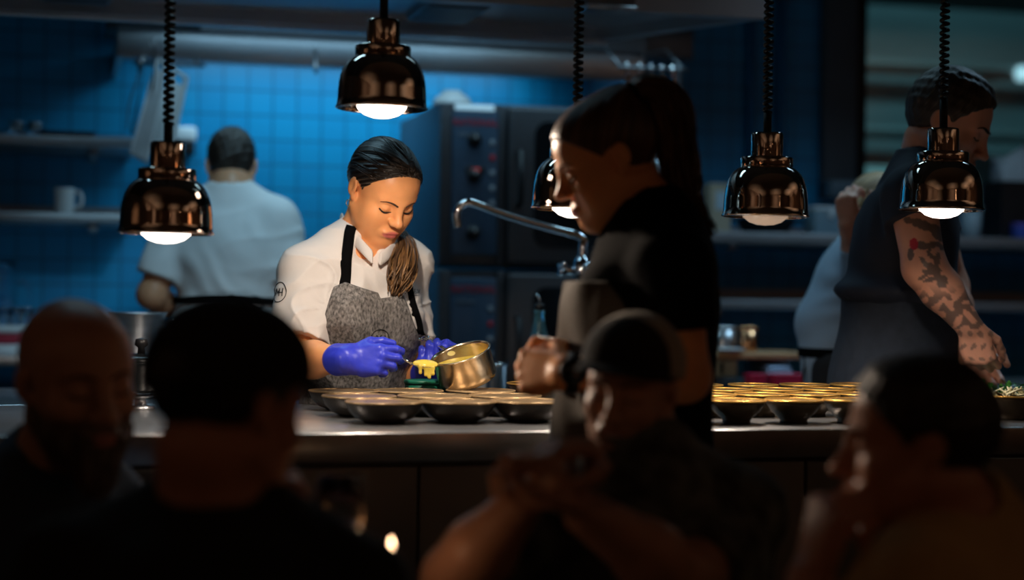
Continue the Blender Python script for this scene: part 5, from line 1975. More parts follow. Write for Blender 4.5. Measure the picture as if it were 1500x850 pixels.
    ad0, ad1 = folds(.003, 4.1, 0.8, .30, (.7, -.1, .6)), ridges(.0065, 4.4, .75, (.55, .1, .8))
    ad = lambda P: ad0(P) + ad1(P) + jdn(P)
    apr = tor2 + [('d', ad, 0), ('i', region, .003), ('i', half(ch + FW * .03 - RT * 0, FW), 0.0)]
    lo, hi = bounds([at(430, 410, 3.8), at(630, 700, 4.2)], .08)
    sdf_part('apron', apr, lo, hi, .0032, GREY_APRON, root, None, .008)
    # straps
    tor3 = Bd.torso(t + .010)
    allj = [o for o in jops]
    def strap(name, pix, wd, D):
        P = np.array(smooth_path([at(x, y, D) for x, y in pix], 8))
        P = snap(jops, P, FW, .0035, jd)
        mm = MB()
        rows_ = []
        for i, p in enumerate(P):
            tt = unit(P[min(i + 1, len(P) - 1)] - P[max(i - 1, 0)])
            sd_ = unit(np.cross(tt, -FW))
            rows_.append([p - sd_ * wd + FW * .006, p - sd_ * wd - FW * .001, p - FW * .002, p + sd_ * wd - FW * .001, p + sd_ * wd + FW * .006])
        return mm.rings(rows_).build(name, BLACK_CLOTH, root)
    strap('neck_strap', [(509, 328), (507, 338), (505, 360), (503, 392), (503, 432)], .0125, 3.85)
    strap('neck_strap', [(590, 392), (592, 420), (598, 445), (606, 470), (610, 496)], .0115, 3.85)
    # seams, patches, small lettering
    dk = mat('seam_thread', (0.42, 0.40, 0.38), .9)
    lm = mat('black_print', (0.012, 0.012, 0.014), .8)
    logo(jops, at(414, 428, 3.9), unit(RT * 1 + FW * .0), UP, unit(FW + RT * .25), .0225, lm, root, .0010, .0006, jd)
    logo(tor2 + [('d', ad, 0)], at(557, 495, 3.9), RT, UP, FW, .0185, mat('apron_print', (0.02, 0.02, 0.022), .8), root, .0011, .0008)
    tb = np.array([at(600, 426, 3.9)])
    mm = MB()
    for strokes in ([[(603.0, 430), (603, 424)], [(603, 424), (605.5, 424)], [(603, 427), (605, 427)], [(603, 430), (605.5, 430)], [(607, 430), (607, 424)], [(607, 424), (609.5, 430)], [(609.5, 430), (609.5, 424)], [(603, 433), (610, 433)]]):
        P = snap(jops, np.array([at(x, y, 3.9) for x, y in strokes]), FW, .0006, jd)
        mm.tube(list(P), .0006, 5)
    mm.build('lettering', lm, root)
    # gloves
    gops, tips, tt = hand_ops(wrr, dv(.93, .16, .02), dv(.12, -.95, -.25), UP, [(28, 44, 25), (38, 48, 25), (46, 52, 25), (56, 52, 25)],
                              ((.75, .55, .20), (.93, .10, .35), (.98, -.12, .30)), 0.86, 3.0, 1.12, .010)
    gops = gops + [('u', rc(wrr - (wrr - elr) * .12 * -1 * 0, wrr + unit(elr - wrr) * .030, .034, .036), .012)]
    lo, hi = bounds([wrr] + tips, .06)
    gd = folds(.0008, 2.2, 2.4, .6, (.9, .2, .3))
    sdf_part('glove', gops, lo, hi, .0018, GLOVE, root, gd, .001)
    gops, tips2, tt2 = hand_ops(at(630, 541, 3.955), dv(.12, .93, .20), dv(0, -.25, .95), RT, [(78, 72, 38), (82, 74, 38), (84, 74, 38), (86, 70, 38)],
                                ((.62, .55, .30), (.70, .0, .50), (.45, -.65, .35)), 0.93, 2.0, 1.12, .013)
    gops = gops + [('u', rc(at(630, 541, 3.955), wrl + unit(ell_ - wrl) * .03, .034, .036), .014)]
    lo, hi = bounds([at(630, 541, 3.955), wrl] + tips2, .07)
    sdf_part('glove', gops, lo, hi, .0018, GLOVE, root, gd, .001)
    bf = root_f[root.name]
    hips = [pe + Bd.lat * .08 - UP * .03, pe - Bd.lat * .08 - UP * .03]
    legs_part(root, hips, [V3(h[0], h[1], 0) for h in hips], TROU, SHOE)
    return root


chef()

# ------------------------------------------------------------------ the other kitchen staff
SKIN_D = (0.60, 0.30, 0.17)
HAIR_DK = hair_mat('dark_hair', (0.006, 0.004, 0.003), (0.016, 0.010, 0.007), (0.045, 0.028, 0.018), 0.45)
HAIR_RED = hair_mat('auburn_hair', (0.030, 0.012, 0.005), (0.085, 0.036, 0.015), (0.20, 0.095, 0.04), 0.42)
HAIR_BL = hair_mat('blonde_hair', (0.18, 0.10, 0.045), (0.36, 0.22, 0.10), (0.55, 0.38, 0.19), 0.5)
HAIR_GR = hair_mat('short_brown_hair', (0.012, 0.008, 0.005), (0.030, 0.020, 0.013), (0.075, 0.050, 0.030), 0.5)
SHIRT_W = mat('white_shirt', (0.70, 0.72, 0.74), 0.85, 0, 0.08, 400)
NAVY = mat('navy_cotton', (0.014, 0.020, 0.038), 0.85, 0, 0.08, 400)
LBLUE = mat('light_blue_shirt', (0.36, 0.48, 0.62), 0.85, 0, 0.08, 400)


def short_hair(root, H, m, top=.012, side=.006, name='hair', front=.070, h=.004, nape=-.045, seed=1.0, noise=.0018):
    """Short hair: a cap over the skull ending at hairline, ears and nape."""
    n = unit(-.74 * H.B[1] + .67 * H.B[2])
    ops = [('u', H.e((0, -.014, .036), (.074 + side, .093 + side, .080 + top)), .01), ('u', H.e((0, .030, .046), (.060 + side, .055 + side * .6, .058 + top)), .02),
           ('i', half(H.L(0, .079, front), -n), .006), ('i', half(H.L(0, -.06, nape), -H.B[2] + H.B[1] * .45), .012)]
    for x in (-1, 1):
        ops.append(('s', H.e((x * .080, .000, -.010), (.022, .024, .030)), .006))
    lo, hi = bounds([H.o], .16 * H.s)
    st = strand_attr(H, (0, -.03, .12), (.1, .3, 1), 30, 30)
    def dsp(P):
        q = H.loc(P)
        return noise * (np.sin(q[:, 0] * 330 + 40 * q[:, 1] + seed) * np.sin(q[:, 1] * 170 + 60 * q[:, 2]) + .6 * np.sin(q[:, 2] * 240 + q[:, 0] * 90))
    return sdf_part(name, ops, lo, hi, h, m, root, dsp, noise * 2, strand=st)


def base_body(root, H, Bd, arms, hands, base, lip, h=.004, beard=None, mix=0.0, brow=(0.03, 0.02, 0.012), paint=None, low=None, nr=(.056, .052), ears=True, mt=None):
    ops = Bd.torso(0.0) + [('u', rc(Bd.ne - UP * .03, H.L(0, -.026, -.055), nr[0], nr[1]), .03)]
    pts = [Bd.shl, Bd.shr, Bd.pe + UP * .1]
    for a in arms:
        ops += limb(*a)
        pts += list(a[:3])
    for hd in hands:
        o, tips, tt = hand_ops(*hd[:5], **(hd[5] if len(hd) > 5 else {}))
        ops += o
        pts += tips + [tt]
    ops += H.ops(ears)
    lo, hi = bounds(pts + [H.o], .12)
    lo[2] = min(low if low is not None else Bd.pe[2], min(p[2] for p in pts) - .05)
    hi[2] = H.o[2] + .16 * H.s
    col = H.skin_color(base, lip, beard, mix, brow)
    if paint is not None:
        c0 = col
        col = lambda P: paint(P, c0(P))
    return sdf_part('body', ops, lo, hi, h, mt or SKIN, root, color=col), ops


def brows(root, H, m, th=.0042):
    hm = H.ops(False)
    for x in (-1, 1):
        P = np.array([H.L(x * t, .10, z) for t, z in zip(np.linspace(.010, .050, 12), (.0155, .017, .0182, .0194, .0203, .021, .0214, .0214, .0208, .0195, .0175, .015))])
        MB().tube(list(snap(hm, P, -H.B[1], 0.0)), list(np.interp(range(12), [0, 3, 11], [th * .8, th, th * .4]) * H.s), 6, True, .6).build('eyebrow', m, root)
        P = np.array([H.L(x * t, .10, z) for t, z in zip(np.linspace(.017, .046, 10), (-.0085, -.0098, -.0106, -.0112, -.0114, -.0112, -.0106, -.0095, -.008, -.006))])
        MB().tube(list(snap(hm, P, -H.B[1], 0.001)), .0016 * H.s, 6).build('eyelash', LASH, root)


def feet_for(pe, lat, w=.09):
    return [pe + lat * w - UP * .03, pe - lat * w - UP * .03], [V3(*(pe + lat * w)[:2], 0), V3(*(pe - lat * w)[:2], 0)]


def server():
    root = person(at(950, 700, 2.93), -85, 'woman in black with a high ponytail, apron and black watch, standing before the pass')
    H = Head(at(890, 236, 2.93), -83, 22, 0, .93, True, .95)
    ne = at(958, 330, 2.93)
    shl, shr = at(985, 395, 2.76), at(950, 398, 3.02)
    ell_, wrl = at(1003, 552, 2.76), at(828, 546, 2.76)
    elr, wrr = at(950, 566, 2.99), at(852, 520, 2.90)
    pe, ch = at(945, 700, 2.98), at(955, 445, 2.91)
    Bd = Body(pe, ch, ne, shl, shr, .150, .100, .02, .055)
    f = H.B[1]
    dl = dv(-.80, -.58, -.02)
    hl = (wrl, dl, dv(.45, -.85, -.25), UP, [(62, 82, 45), (68, 84, 45), (72, 84, 45), (76, 82, 45)], dict(thumb=((.55, .62, .45), (.80, -.05, .65), (.75, -.45, .50)), s=.97))
    hr = (wrr, dv(-.95, .1, .06), dv(0, .6, -.8), UP * .6 + FW * .2 - FW, [(60, 60, 30)] * 4, dict(s=.95))
    base_body(root, H, Bd, [(shl, ell_, wrl, (.047, .040, .042, .027)), (shr, elr, wrr, (.047, .040, .040, .027))], [hl, hr], SKIN_C, LIP_C, .0034, nr=(.053, .050))
    # hair pulled up to a high tail
    brows(root, H, BROW, .003)
    g = (0, -.070, .105)
    n = unit(-.72 * H.B[1] + .70 * H.B[2])
    hops = [('u', H.e((0, -.015, .037), (.0785, .097, .087)), .01), ('u', H.e((0, .030, .044), (.065, .060, .062)), .02), ('u', H.e((0, -.062, .098), (.030, .030, .026)), .03),
            ('i', half(H.L(0, .082, .070), -n), .006), ('i', half(H.L(0, -.06, -.060), -H.B[2] + H.B[1] * .6), .012)]
    for x in (-1, 1):
        hops.append(('s', H.e((x * .080, .000, -.010), (.022, .024, .032)), .006))
    lo, hi = bounds([H.o], .16)
    sdf_part('hair', hops, lo, hi, .0034, HAIR_RED, root, strand=strand_attr(H, g, (0, -.5, .85), 30, 6))
    c = at(930, 142, 2.93)
    ta = unit(at(958, 128, 2.93) - c)
    e1 = unit(np.cross(ta, FW))
    e2 = np.cross(ta, e1)
    MB().tube([c + (e1 * math.cos(q) + e2 * math.sin(q)) * .020 for q in np.linspace(0, 6.283, 24)], .008, 8).build('hair_tie', BLACK_CLOTH, root)
    tail_part('ponytail', [at(922, 146, 2.93), at(945, 132, 2.93), at(970, 142, 2.93), at(985, 175, 2.93), at(993, 230, 2.94), at(1000, 280, 2.94), at(1020, 318, 2.93), at(1048, 350, 2.92)], [.014, .022, .030, .034, .034, .030, .018, .005], HAIR_RED, root, 150, 8, 1.0, .007, .0020)
    t = .014
    jops = Bd.torso(t) + sleeve(shl, ell_, wrl, .55, .060, .064) + sleeve(shr, elr, wrr, .55, .058, .062)
    nd = unit(H.L(0, -.026, -.055) - ne)
    jops += [('u', fmax(rc(ne - nd * .03, ne + nd * .05, .070, .063), half(ne + nd * .012, nd)), .012), ('s', rc(ne - nd * .0, ne + nd * .2, .059, .055), .004), ('i', half(pe - UP * .02, -UP), .01)]
    lo, hi = bounds([pe, shl, shr, ell_, elr], .14)
    lo[2], hi[2] = pe[2] - .06, ne[2] + .1
    sdf_part('t_shirt', jops, lo, hi, .005, BLACK_CLOTH, root, folds(.0035, 3.0, .9), .005)
    # apron hanging off the chest
    AP = mat('brown_grey_apron', (0.10, 0.085, 0.072), .9, 0, .2, 500, .3, 300)
    fx = Bd.fr(UP)
    aw = Bd.torso(t + .012) + [('u', rc(at(862, 420, 2.9), at(848, 640, 2.91), .032, .055), .05)]
    side = poly2d([(x - 850, 420 - y) for x, y in ((822, 412), (884, 412), (905, 440), (935, 520), (985, 600), (985, 760), (800, 760))], at(850, 420, 2.9), RT * FPX / 2.9 , UP * FPX / 2.9)
    region = lambda P: side(P) * 2.9 / FPX
    # widen the bib sideways into a flat front
    aw += [('d', folds(.006, .8, .8, .3, (.6, .3, .7)), 0), ('u', rbox(at(858, 500, 2.9), (.012, .115, .125), np.array([fx[1], fx[0], fx[2]]), .010), .03), ('i', region, .004)]
    lo, hi = bounds([at(820, 410, 2.9), at(990, 765, 2.9)], .18)
    sdf_part('apron', aw, lo, hi, .005, AP, root, None, .008)
    P = [at(868, 414, 2.82), at(885, 385, 2.82), at(912, 350, 2.835), at(940, 318, 2.85), at(962, 306, 2.88), at(975, 305, 2.93)]
    mm = MB().tube(smooth_path(P, 6), .009, 8, True, .35)
    mm.build('neck_strap', BLACK_CLOTH, root)
    # watch
    ax = unit(wrl - ell_)
    c = wrl - ax * .012
    e1 = unit(-FW + UP * .1)
    e1 = unit(e1 - ax * (e1 @ ax))
    e2 = np.cross(ax, e1)
    wt = MB()
    wt.rings([[c + ax * s + (e1 * math.cos(q) + e2 * math.sin(q)) * .0335 for q in np.linspace(0, 6.283, 40, endpoint=False)] for s in (-.010, .010)]).build('watch_strap', RUBBER, root)
    c2 = c + e1 * .034
    wd = MB().lathe([(0, 0), (.021, 0), (.0225, .002), (.0225, .009), (.020, .0115), (0, .0115)], c2 - e1 * .001, np.array([ax, e2, e1]), 32).build('watch_case', BLACK, root)
    MB().lathe([(0, .0118), (.0185, .0118), (.0185, .0124), (0, .0124)], c2 - e1 * .001, np.array([ax, e2, e1]), 32).build('dial', DGLASS, wd)
    c3 = at(921, 349, 2.83)
    MB().tube(smooth_path([at(908, 330, 2.85), at(912, 344, 2.83), at(925, 352, 2.82), at(940, 345, 2.83)]), .002, 6).build('necklace', MATS['gold_earring'], root)
    hips, ft_ = feet_for(pe, unit(shl - shr))
    legs_part(root, hips, ft_, TROU, SHOE)


def back_cook():
    root = person(at(336, 500, 5.6), 180, 'kitchen worker in white shirt and black apron strings, back turned, at the left')
    H = Head(at(339, 244, 5.62), 188, 12, 0, 1.02, False, 1.0)
    ne = at(338, 284, 5.58)
    shl, shr = at(266, 322, 5.6), at(405, 322, 5.6)
    ell_, wrl = at(222, 432, 5.55), at(262, 462, 5.74)
    elr, wrr = at(432, 432, 5.58), at(395, 462, 5.76)
    pe, ch = at(335, 520, 5.6), at(337, 372, 5.60)
    Bd = Body(pe, ch, ne, shl, shr, .195, .125, .03)
    hl = (wrl, dv(.5, -.8, -.1), dv(0, -.1, -1), RT, CURL_LOOSE)
    hr = (wrr, dv(-.4, -.85, -.1), dv(0, -.1, -1), -RT, CURL_LOOSE)
    base_body(root, H, Bd, [(shl, ell_, wrl, (.052, .046, .046, .030)), (shr, elr, wrr, (.052, .046, .046, .030))], [hl, hr], SKIN_D, LIP_C, .005, nr=(.062, .060))
    short_hair(root, H, HAIR_DK, .012, .004, nape=-.062)
    t = .016
    jops = Bd.torso(t) + sleeve(shl, ell_, wrl, .80, .072, .080) + sleeve(shr, elr, wrr, .80, .072, .080)
    nd = unit(H.L(0, -.026, -.055) - ne)
    jops += [('u', fmax(rc(ne - nd * .03, ne + nd * .06, .078, .070), half(ne + nd * .022, nd)), .012), ('s', rc(ne + nd * .01, ne + nd * .2, .064, .062), .004), ('i', half(pe - UP * .08, -UP), .01)]
    lo, hi = bounds([pe, shl, shr, ell_, elr], .15)
    lo[2], hi[2] = pe[2] - .12, ne[2] + .1
    fd0, fd1 = folds(.006, .6, .75, .35, (.35, .2, .9)), ridges(.012, .9, .6, (.45, .2, .85))
    fd = lambda P: (fd0(P) + fd1(P)) * np.clip((ne[2] - .02 - P[..., 2]) / .09, 0, 1)
    sdf_part('shirt', jops, lo, hi, .006, SHIRT_W, root, fd, .022)
    # apron strings and bow
    mm = MB()
    c0 = at(336, 441, 5.6)
    tor = Bd.torso(t + .004)
    fx = Bd.fr(UP)
    ring = []
    for q in np.linspace(0, 2 * math.pi, 49)[:-1]:
        d = math.cos(q) * RT + math.sin(q) * FW
        ring.append(trace(tor, np.array([c0 + d * .32]), -d, back=0)[0] + d * .003)
    mm.rings([[p + UP * s for p in ring] for s in (-.013, .013)], cap=False)
    o = mm.build('apron_string', BLACK_CLOTH, root)
    bc = trace(tor, np.array([at(345, 446, 5.3)]), FW, back=0)[0] - FW * .008
    mm = MB()
    for s in (-1, 1):
        mm.tube(smooth_path([bc, bc + RT * s * .035 + UP * .022 - FW * .012, bc + RT * s * .062 + UP * .006 - FW * .008, bc + RT * s * .050 - UP * .022, bc + RT * s * .012 - UP * .006]), .008, 8, True, .4)
        mm.tube(smooth_path([bc, bc + RT * s * .016 - UP * .05, bc + RT * s * .028 - UP * .13]), .009, 8, True, .35)
    mm.tube([bc - RT * .012, bc + RT * .012], .012, 8)
    mm.build('apron_bow', BLACK_CLOTH, o)
    apr = Bd.torso(t + .012) + [('i', half(c0, UP), .0), ('i', half(at(336, 441, 5.66), -FW * 1 ), .0)]
    lo, hi = bounds([pe], .3)
    hips, ft_ = feet_for(pe, RT * -1, .1)
    sdf_part('apron', apr, lo, hi, .01, BLACK_CLOTH, root)
    legs_part(root, hips, ft_, TROU, SHOE)


def tattooed():
    root = person(at(1310, 560, 4.3), 80, 'tattooed man in navy shirt bending to the right behind the pass')
    H = Head(at(1388, 182, 4.25), 68, 24, 0, 1.06, False, 1.05, nose=1.1)
    ne = at(1352, 246, 4.28)
    shr, shl = at(1336, 290, 4.12), at(1352, 285, 4.46)
    elr, wrr = at(1354, 392, 4.06), at(1420, 478, 4.06)
    ell_, wrl = at(1390, 420, 4.50), at(1412, 500, 4.30)
    pe, ch = at(1302, 560, 4.38), at(1325, 360, 4.31)
    Bd = Body(pe, ch, ne, shl, shr, .172, .118, .03)
    hr = (wrr, dv(.30, .05, -.95), dv(.35, -.85, .1), dv(.8, .2, .3), [(48, 60, 35), (55, 62, 35), (60, 64, 35), (64, 64, 35)], dict(thumb=((.7, .5, .45), (.85, .05, .5), (.85, -.2, .45)), s=.98))
    hl = (wrl, dv(.45, .2, -.85), dv(-.3, .9, 0), dv(.8, .1, .3), CURL_LOOSE, dict(s=1.05))
    INK = np.array((0.045, 0.055, 0.060))
    RED_ = np.array((0.50, 0.03, 0.05))
    cen = at(1352, 345, 4.06)
    def paint(P, c):
        v = P - CAM
        D = v @ FW
        x, y = (v @ RT) / D * FPX, (v @ UP) / D * FPX       # tattoo pattern in coordinates across the arm
        x, y = x + 750, 425 - y
        near = (D < 4.22) & (P[:, 2] < 1.52) & (x > 1300)
        ink = np.zeros(len(P))
        def disk(cx, cy, rx, ry, a=0.0):
            ca, sa = math.cos(a), math.sin(a)
            u, w_ = (x - cx) * ca + (y - cy) * sa, -(x - cx) * sa + (y - cy) * ca
            return (u / rx) ** 2 + (w_ / ry) ** 2 < 1
        def ringd(cx, cy, r, w_):
            return np.abs(np.hypot(x - cx, y - cy) - r) < w_
        # curl and leaves near the elbow, wings above, sleeve of roses on the forearm
        for args in ((1350, 322, 22, 7, .35), (1372, 333, 16, 8, .9), (1330, 316, 8, 5, .2), (1362, 352, 14, 5, -.25), (1350, 352, 9, 6, .4), (1333, 365, 5, 9, 0),
                     (1368, 384, 13, 4, .5), (1364, 392, 15, 4, .1), (1374, 398, 14, 5, .9), (1362, 402, 11, 3.5, -.3), (1380, 405, 8, 10, 0), (1354, 378, 12, 3.5, .9), (1352, 398, 9, 3, -.6)):
            ink = np.maximum(ink, disk(*args))
        ink = np.maximum(ink, ringd(1370, 360, 10, 3.0) & ((x < 1374) | (y < 358)))
        ink = np.maximum(ink, disk(1372, 374, 4.5, 12, .1))
        t = np.clip((y - 408) / 20, 0, 1) * (y < 474)
        pat = np.sin(x * .30 + 2.2 * np.sin(y * .16)) + np.sin(y * .34 + 2.0 * np.sin(x * .21)) + .8 * np.sin((x + y) * .13)
        ink = np.maximum(ink, (pat > -.25) * t * .9)
        ink = np.maximum(ink, ((np.sin(x * .42 + 1.5 * np.sin(y * .2)) + np.sin(y * .33)) > .9) * ((y >= 474) & (y < 520)) * .75)
        ink = ink * near
        heart = near & (disk(1338, 350, 6.5, 9))
        c = c * (1 - .82 * ink[:, None]) + INK * (.82 * ink[:, None])
        c[heart] = RED_
        return c
    base_body(root, H, Bd, [(shr, elr, wrr, (.056, .050, .048, .031)), (shl, ell_, wrl, (.056, .050, .046, .031))], [hr, hl], (0.66, .33, .23), (.5, .2, .17), .0042, (0.10, .055, .035), .45, (.02, .013, .009), paint, nr=(.062, .060))
    brows(root, H, LASH, .005)
    short_hair(root, H, HAIR_GR, .020, .007, front=.072, nape=-.040, noise=.0015)
    t = .016
    jops = Bd.torso(t) + sleeve(shr, elr, wrr, .34, .072, .076) + sleeve(shl, ell_, wrl, .45, .070, .074)
    nd = unit(H.L(0, -.026, -.055) - ne)
    jops += [('u', fmax(rc(ne - nd * .03, ne + nd * .07, .078, .072), half(ne + nd * .040, nd)), .012), ('s', rc(ne + nd * .02, ne + nd * .2, .064, .064), .004),
             ('u', ell(at(1312, 425, 4.29), (.158, .155, .045), Bd.fr(UP)), .03), ('i', half(at(1310, 446, 4.29), -UP), .015)]
    lo, hi = bounds([pe, shl, shr, elr, ell_], .17)
    lo[2], hi[2] = at(1310, 455, 4.29)[2], ne[2] + .1
    sdf_part('shirt', jops, lo, hi, .0055, NAVY, root, folds(.007, 1.1, .8, .3, (.3, .1, .95)), .01)
    AP = mat('dark_blue_apron', (0.018, 0.027, 0.045), .9, 0, .1, 300, .15, 40)
    aw = Bd.torso(t + .012) + [('i', half(at(1310, 432, 4.29), UP), .01)]
    aw += [('u', rc(pe + RT * .02 + FW * .02, pe - UP * .35 + FW * .05, .155, .13), .05), ('i', half(pe - UP * .35, -UP), .01)]
    lo, hi = bounds([pe, pe - UP * .35, at(1310, 425, 4.29)], .24)
    sdf_part('apron', aw, lo, hi, .007, AP, root, folds(.006, 2.6, .8, .3, (.8, .3, .3)), .008)
    # earpiece at the ear
    hips, ft_ = feet_for(pe, unit(shl - shr))
    legs_part(root, hips, ft_, TROU, SHOE)


def blonde():
    root = person(at(1225, 560, 5.2), 60, 'person with blonde hair and light blue shirt, half hidden behind the tattooed man')
    H = Head(at(1290, 314, 5.1), 120, 18, 0, .98, True, .93)
    ne = at(1276, 358, 5.12)
    shl, shr = at(1280, 382, 5.28), at(1268, 380, 4.95)
    elr, wrr = at(1252, 372, 4.86), at(1250, 318, 4.92)
    ell_, wrl = at(1300, 420, 5.3), at(1330, 430, 5.15)
    pe, ch = at(1236, 520, 5.12), at(1256, 420, 5.12)
    Bd = Body(pe, ch, ne, shl, shr, .155, .112, .03, .03)
    elr, wrr = at(1262, 392, 4.86), at(1242, 330, 4.78)
    hr = (wrr, dv(-.12, .2, 1), dv(.6, -.7, .1), dv(1, .2, .2), [(55, 65, 35)] * 4, dict(s=.88))
    hl = (wrl, dv(.9, 0, -.3), dv(0, 0, -1), FW, CURL_LOOSE, dict(s=.95))
    base_body(root, H, Bd, [(shr, elr, wrr, (.046, .040, .040, .026)), (shl, ell_, wrl, (.046, .040, .040, .026))], [hr, hl], (.72, .36, .25), LIP_C, .005, nr=(.052, .050))
    n = unit(-.72 * H.B[1] + .70 * H.B[2])
    hops = [('u', H.e((0, -.016, .036), (.084, .103, .090)), .01), ('u', H.e((0, .030, .044), (.068, .062, .062)), .02), ('i', half(H.L(0, .082, .070), -n), .006)]
    lo, hi = bounds([H.o], .16)
    sdf_part('hair', hops, lo, hi, .005, HAIR_BL, root, strand=strand_attr(H, (0, -.1, .02), (0, 1, .4), 26, 6))
    tail_part('long_hair', [at(1274, 290, 5.05), at(1262, 312, 5.03), at(1254, 335, 5.03), at(1250, 352, 5.05)], [.050, .052, .045, .018], HAIR_BL, root, 150, 5, 1.0, .006, .0024)
    t = .016
    jops = Bd.torso(t) + sleeve(shr, elr, wrr, 1.55, .056, .054, r2=.042) + sleeve(shl, ell_, wrl, 1.6, .056, .054, r2=.042)
    jops += [('u', ell(at(1232, 470, 5.12), (.125, .13, .09), Bd.fr(UP)), .06), ('s', rc(ne, ne + (H.o - ne) * 1.2, .056, .054), .004), ('i', half(pe - UP * .18, -UP), .01)]
    lo, hi = bounds([pe, shl, shr, elr, wrl, wrr], .16)
    lo[2], hi[2] = pe[2] - .2, ne[2] + .08
    sdf_part('shirt', jops, lo, hi, .006, LBLUE, root, folds(.005, 1.9, .8, .3, (.5, .2, .8)), .008)
    c0 = at(1228, 516, 5.12)
    tor = jops[:-1]
    ring = []
    for q in np.linspace(0, 2 * math.pi, 41)[:-1]:
        d = math.cos(q) * RT + math.sin(q) * FW
        ring.append(trace(tor, np.array([c0 + d * .35]), -d, back=0)[0] + d * .004)
    o = MB().rings([[p + UP * s for p in ring] for s in (-.014, .014)], cap=False).build('apron_string', BLACK_CLOTH, root)
    k = trace(tor, np.array([at(1200, 516, 4.8)]), FW, back=0)[0] - FW * .006
    MB().tube(smooth_path([k, k + UP * -.05 + RT * .004, k - UP * .16 - RT * .012]), .007, 8, True, .4).build('string_end', BLACK_CLOTH, o)
    hips, ft_ = feet_for(pe, unit(shl - shr))
    legs_part(root, hips, ft_, TROU, SHOE)


# ------------------------------------------------------------------ diners at the high table in front
def seat_legs(root, pe, fwd, lat):
    hips = [pe + lat * .09, pe - lat * .09]
    knees = [h + fwd * .11 - UP * .24 for h in hips]
    feet = [k - fwd * .02 - UP * (k[2] - .03) for k in knees]
    legs_part(root, hips, feet, TROU, SHOE, knees)


def cap_ops(H, crown=.014):
    return [('u', H.e((0, -.012, .042), (.074 + crown, .094 + crown, .080 + crown)), .01), ('u', H.e((0, .030, .055), (.064 + crown * .7, .060 + crown, .058 + crown)), .02),
            ('i', half(H.L(0, .06, .040), -H.B[2] + H.B[1] * .18), .004)]


def brim_part(H, root, m, parent, z=.050, length=.075, droop=.020, w=.078, tilt=-.10, h=.003):
    """Curved cap peak."""
    vs, fs = [], []
    nu, nv = 20, 8
    for s in (0, 1):
        for j in range(nv):
            q = j / (nv - 1)
            for i in range(nu):
                a = math.radians(-78 + 156 * i / (nu - 1))
                rx, ry = .080, .094
                x = math.sin(a) * rx * (1 + .06 * q)
                y = math.cos(a) * ry * .95 + q * length * math.cos(a * .85) ** .8
                zz = z - droop * (abs(x) / .08) ** 2 * (.4 + .6 * q) + tilt * (y - .06) + (.0035 if s else 0)
                vs.append(H.L(x, y, zz))
    N = nu * nv
    for s in (0, 1):
        for j in range(nv - 1):
            for i in range(nu - 1):
                b = s * N + j * nu + i
                fs.append((b, b + 1, b + nu + 1, b + nu))
    for i in range(nu - 1):
        for j in (0, nv - 1):
            b = j * nu + i
            fs.append((b, b + 1, N + b + 1, N + b))
    for j in range(nv - 1):
        for i in (0, nu - 1):
            b = j * nu + i
            fs.append((b, b + nu, N + b + nu, N + b))
    return MB().add(vs, fs, True).build('brim', m, parent)


def beard_part(root, H, m, length=.03, h=.004, name='beard'):
    ops = [('u', H.e((0, .034, -.066), (.052 * H.jaw + .006, .056, .050)), .02), ('u', H.e((0, .066, -.098 - length * .3), (.034, .026, .024 + length)), .03)]
    for x in (-1, 1):
        ops.append(('u', H.c((x * .060, .002, -.030), (x * .046, .032, -.072), .014, .020), .02))
        ops.append(('u', H.c((x * .004, .099, -.058), (x * .028, .084, -.074), .0055, .0065), .006))
    ops += [('s', H.e((0, .100, -.030), (.050, .060, .030)), .012), ('s', H.e((0, .100, -.0705), (.018, .016, .0055)), .004), ('s', H.c((0, -.03, -.05), (0, -.02, -.2), .050, .055), .01),
            ('i', half(H.L(0, 0, -.022), H.B[2]), .01)]
    lo, hi = bounds([H.L(0, .03, -.07)], .14)
    return sdf_part(name, ops, lo, hi, h, m, root, lambda P: .0022 * np.sin(P[:, 0] * 300 + 3 * np.sin(P[:, 2] * 90)) * np.sin(P[:, 1] * 280 + P[:, 2] * 120), .004, strand=strand_attr(H, (0, 0, .1), (0, .2, 1), 30, 20))


def diner(label, H, Bd, arms, hands, cloth, sl, base=SKIN_D, h=.0048, fwd=None, beard=None, mix=0.0, fold=.006, collar=True, cl_name='shirt', sr=(.066, .064, .050), paint=None, low=.86):
    yaw = 0
    fx = Bd.fr(UP)
    root = thing('person', (Bd.pe[0], Bd.pe[1], 0), label, 'person')
    root_f[root.name] = fx[1]
    base_body(root, H, Bd, arms, hands, base, (.45, .16, .13), h, beard, mix, nr=(.062, .060), paint=paint)
    t = .018
    jops = Bd.torso(t)
    for (sh, el, wr, _), q in zip(arms, sl):
        jops += sleeve(sh, el, wr, q, sr[0], sr[1], r2=sr[2])
    nd = unit(H.L(0, -.026, -.055) - Bd.ne)
    if collar:
        jops += [('u', fmax(rc(Bd.ne - nd * .03, Bd.ne + nd * .06, .084, .072), half(Bd.ne + nd * .03, nd - fx[1] * .3)), .012)]
    jops += [('s', rc(Bd.ne + nd * .005, Bd.ne + nd * .2, .066, .064), .004), ('i', half(Bd.pe - UP * .05, -UP), .01)]
    pts = [Bd.pe, Bd.shl, Bd.shr] + [a[1] for a in arms] + [a[2] for a, q in zip(arms, sl) if q > 1]
    lo, hi = bounds(pts, .17)
    lo[2], hi[2] = min(p[2] for p in pts) - .08, Bd.ne[2] + .12
    sdf_part(cl_name, jops, lo, hi, .006, cloth, root, folds(fold, len(label) * .7, .8, .3), fold * 1.3)
    seat_legs(root, Bd.pe, fx[1], fx[0])
    return root


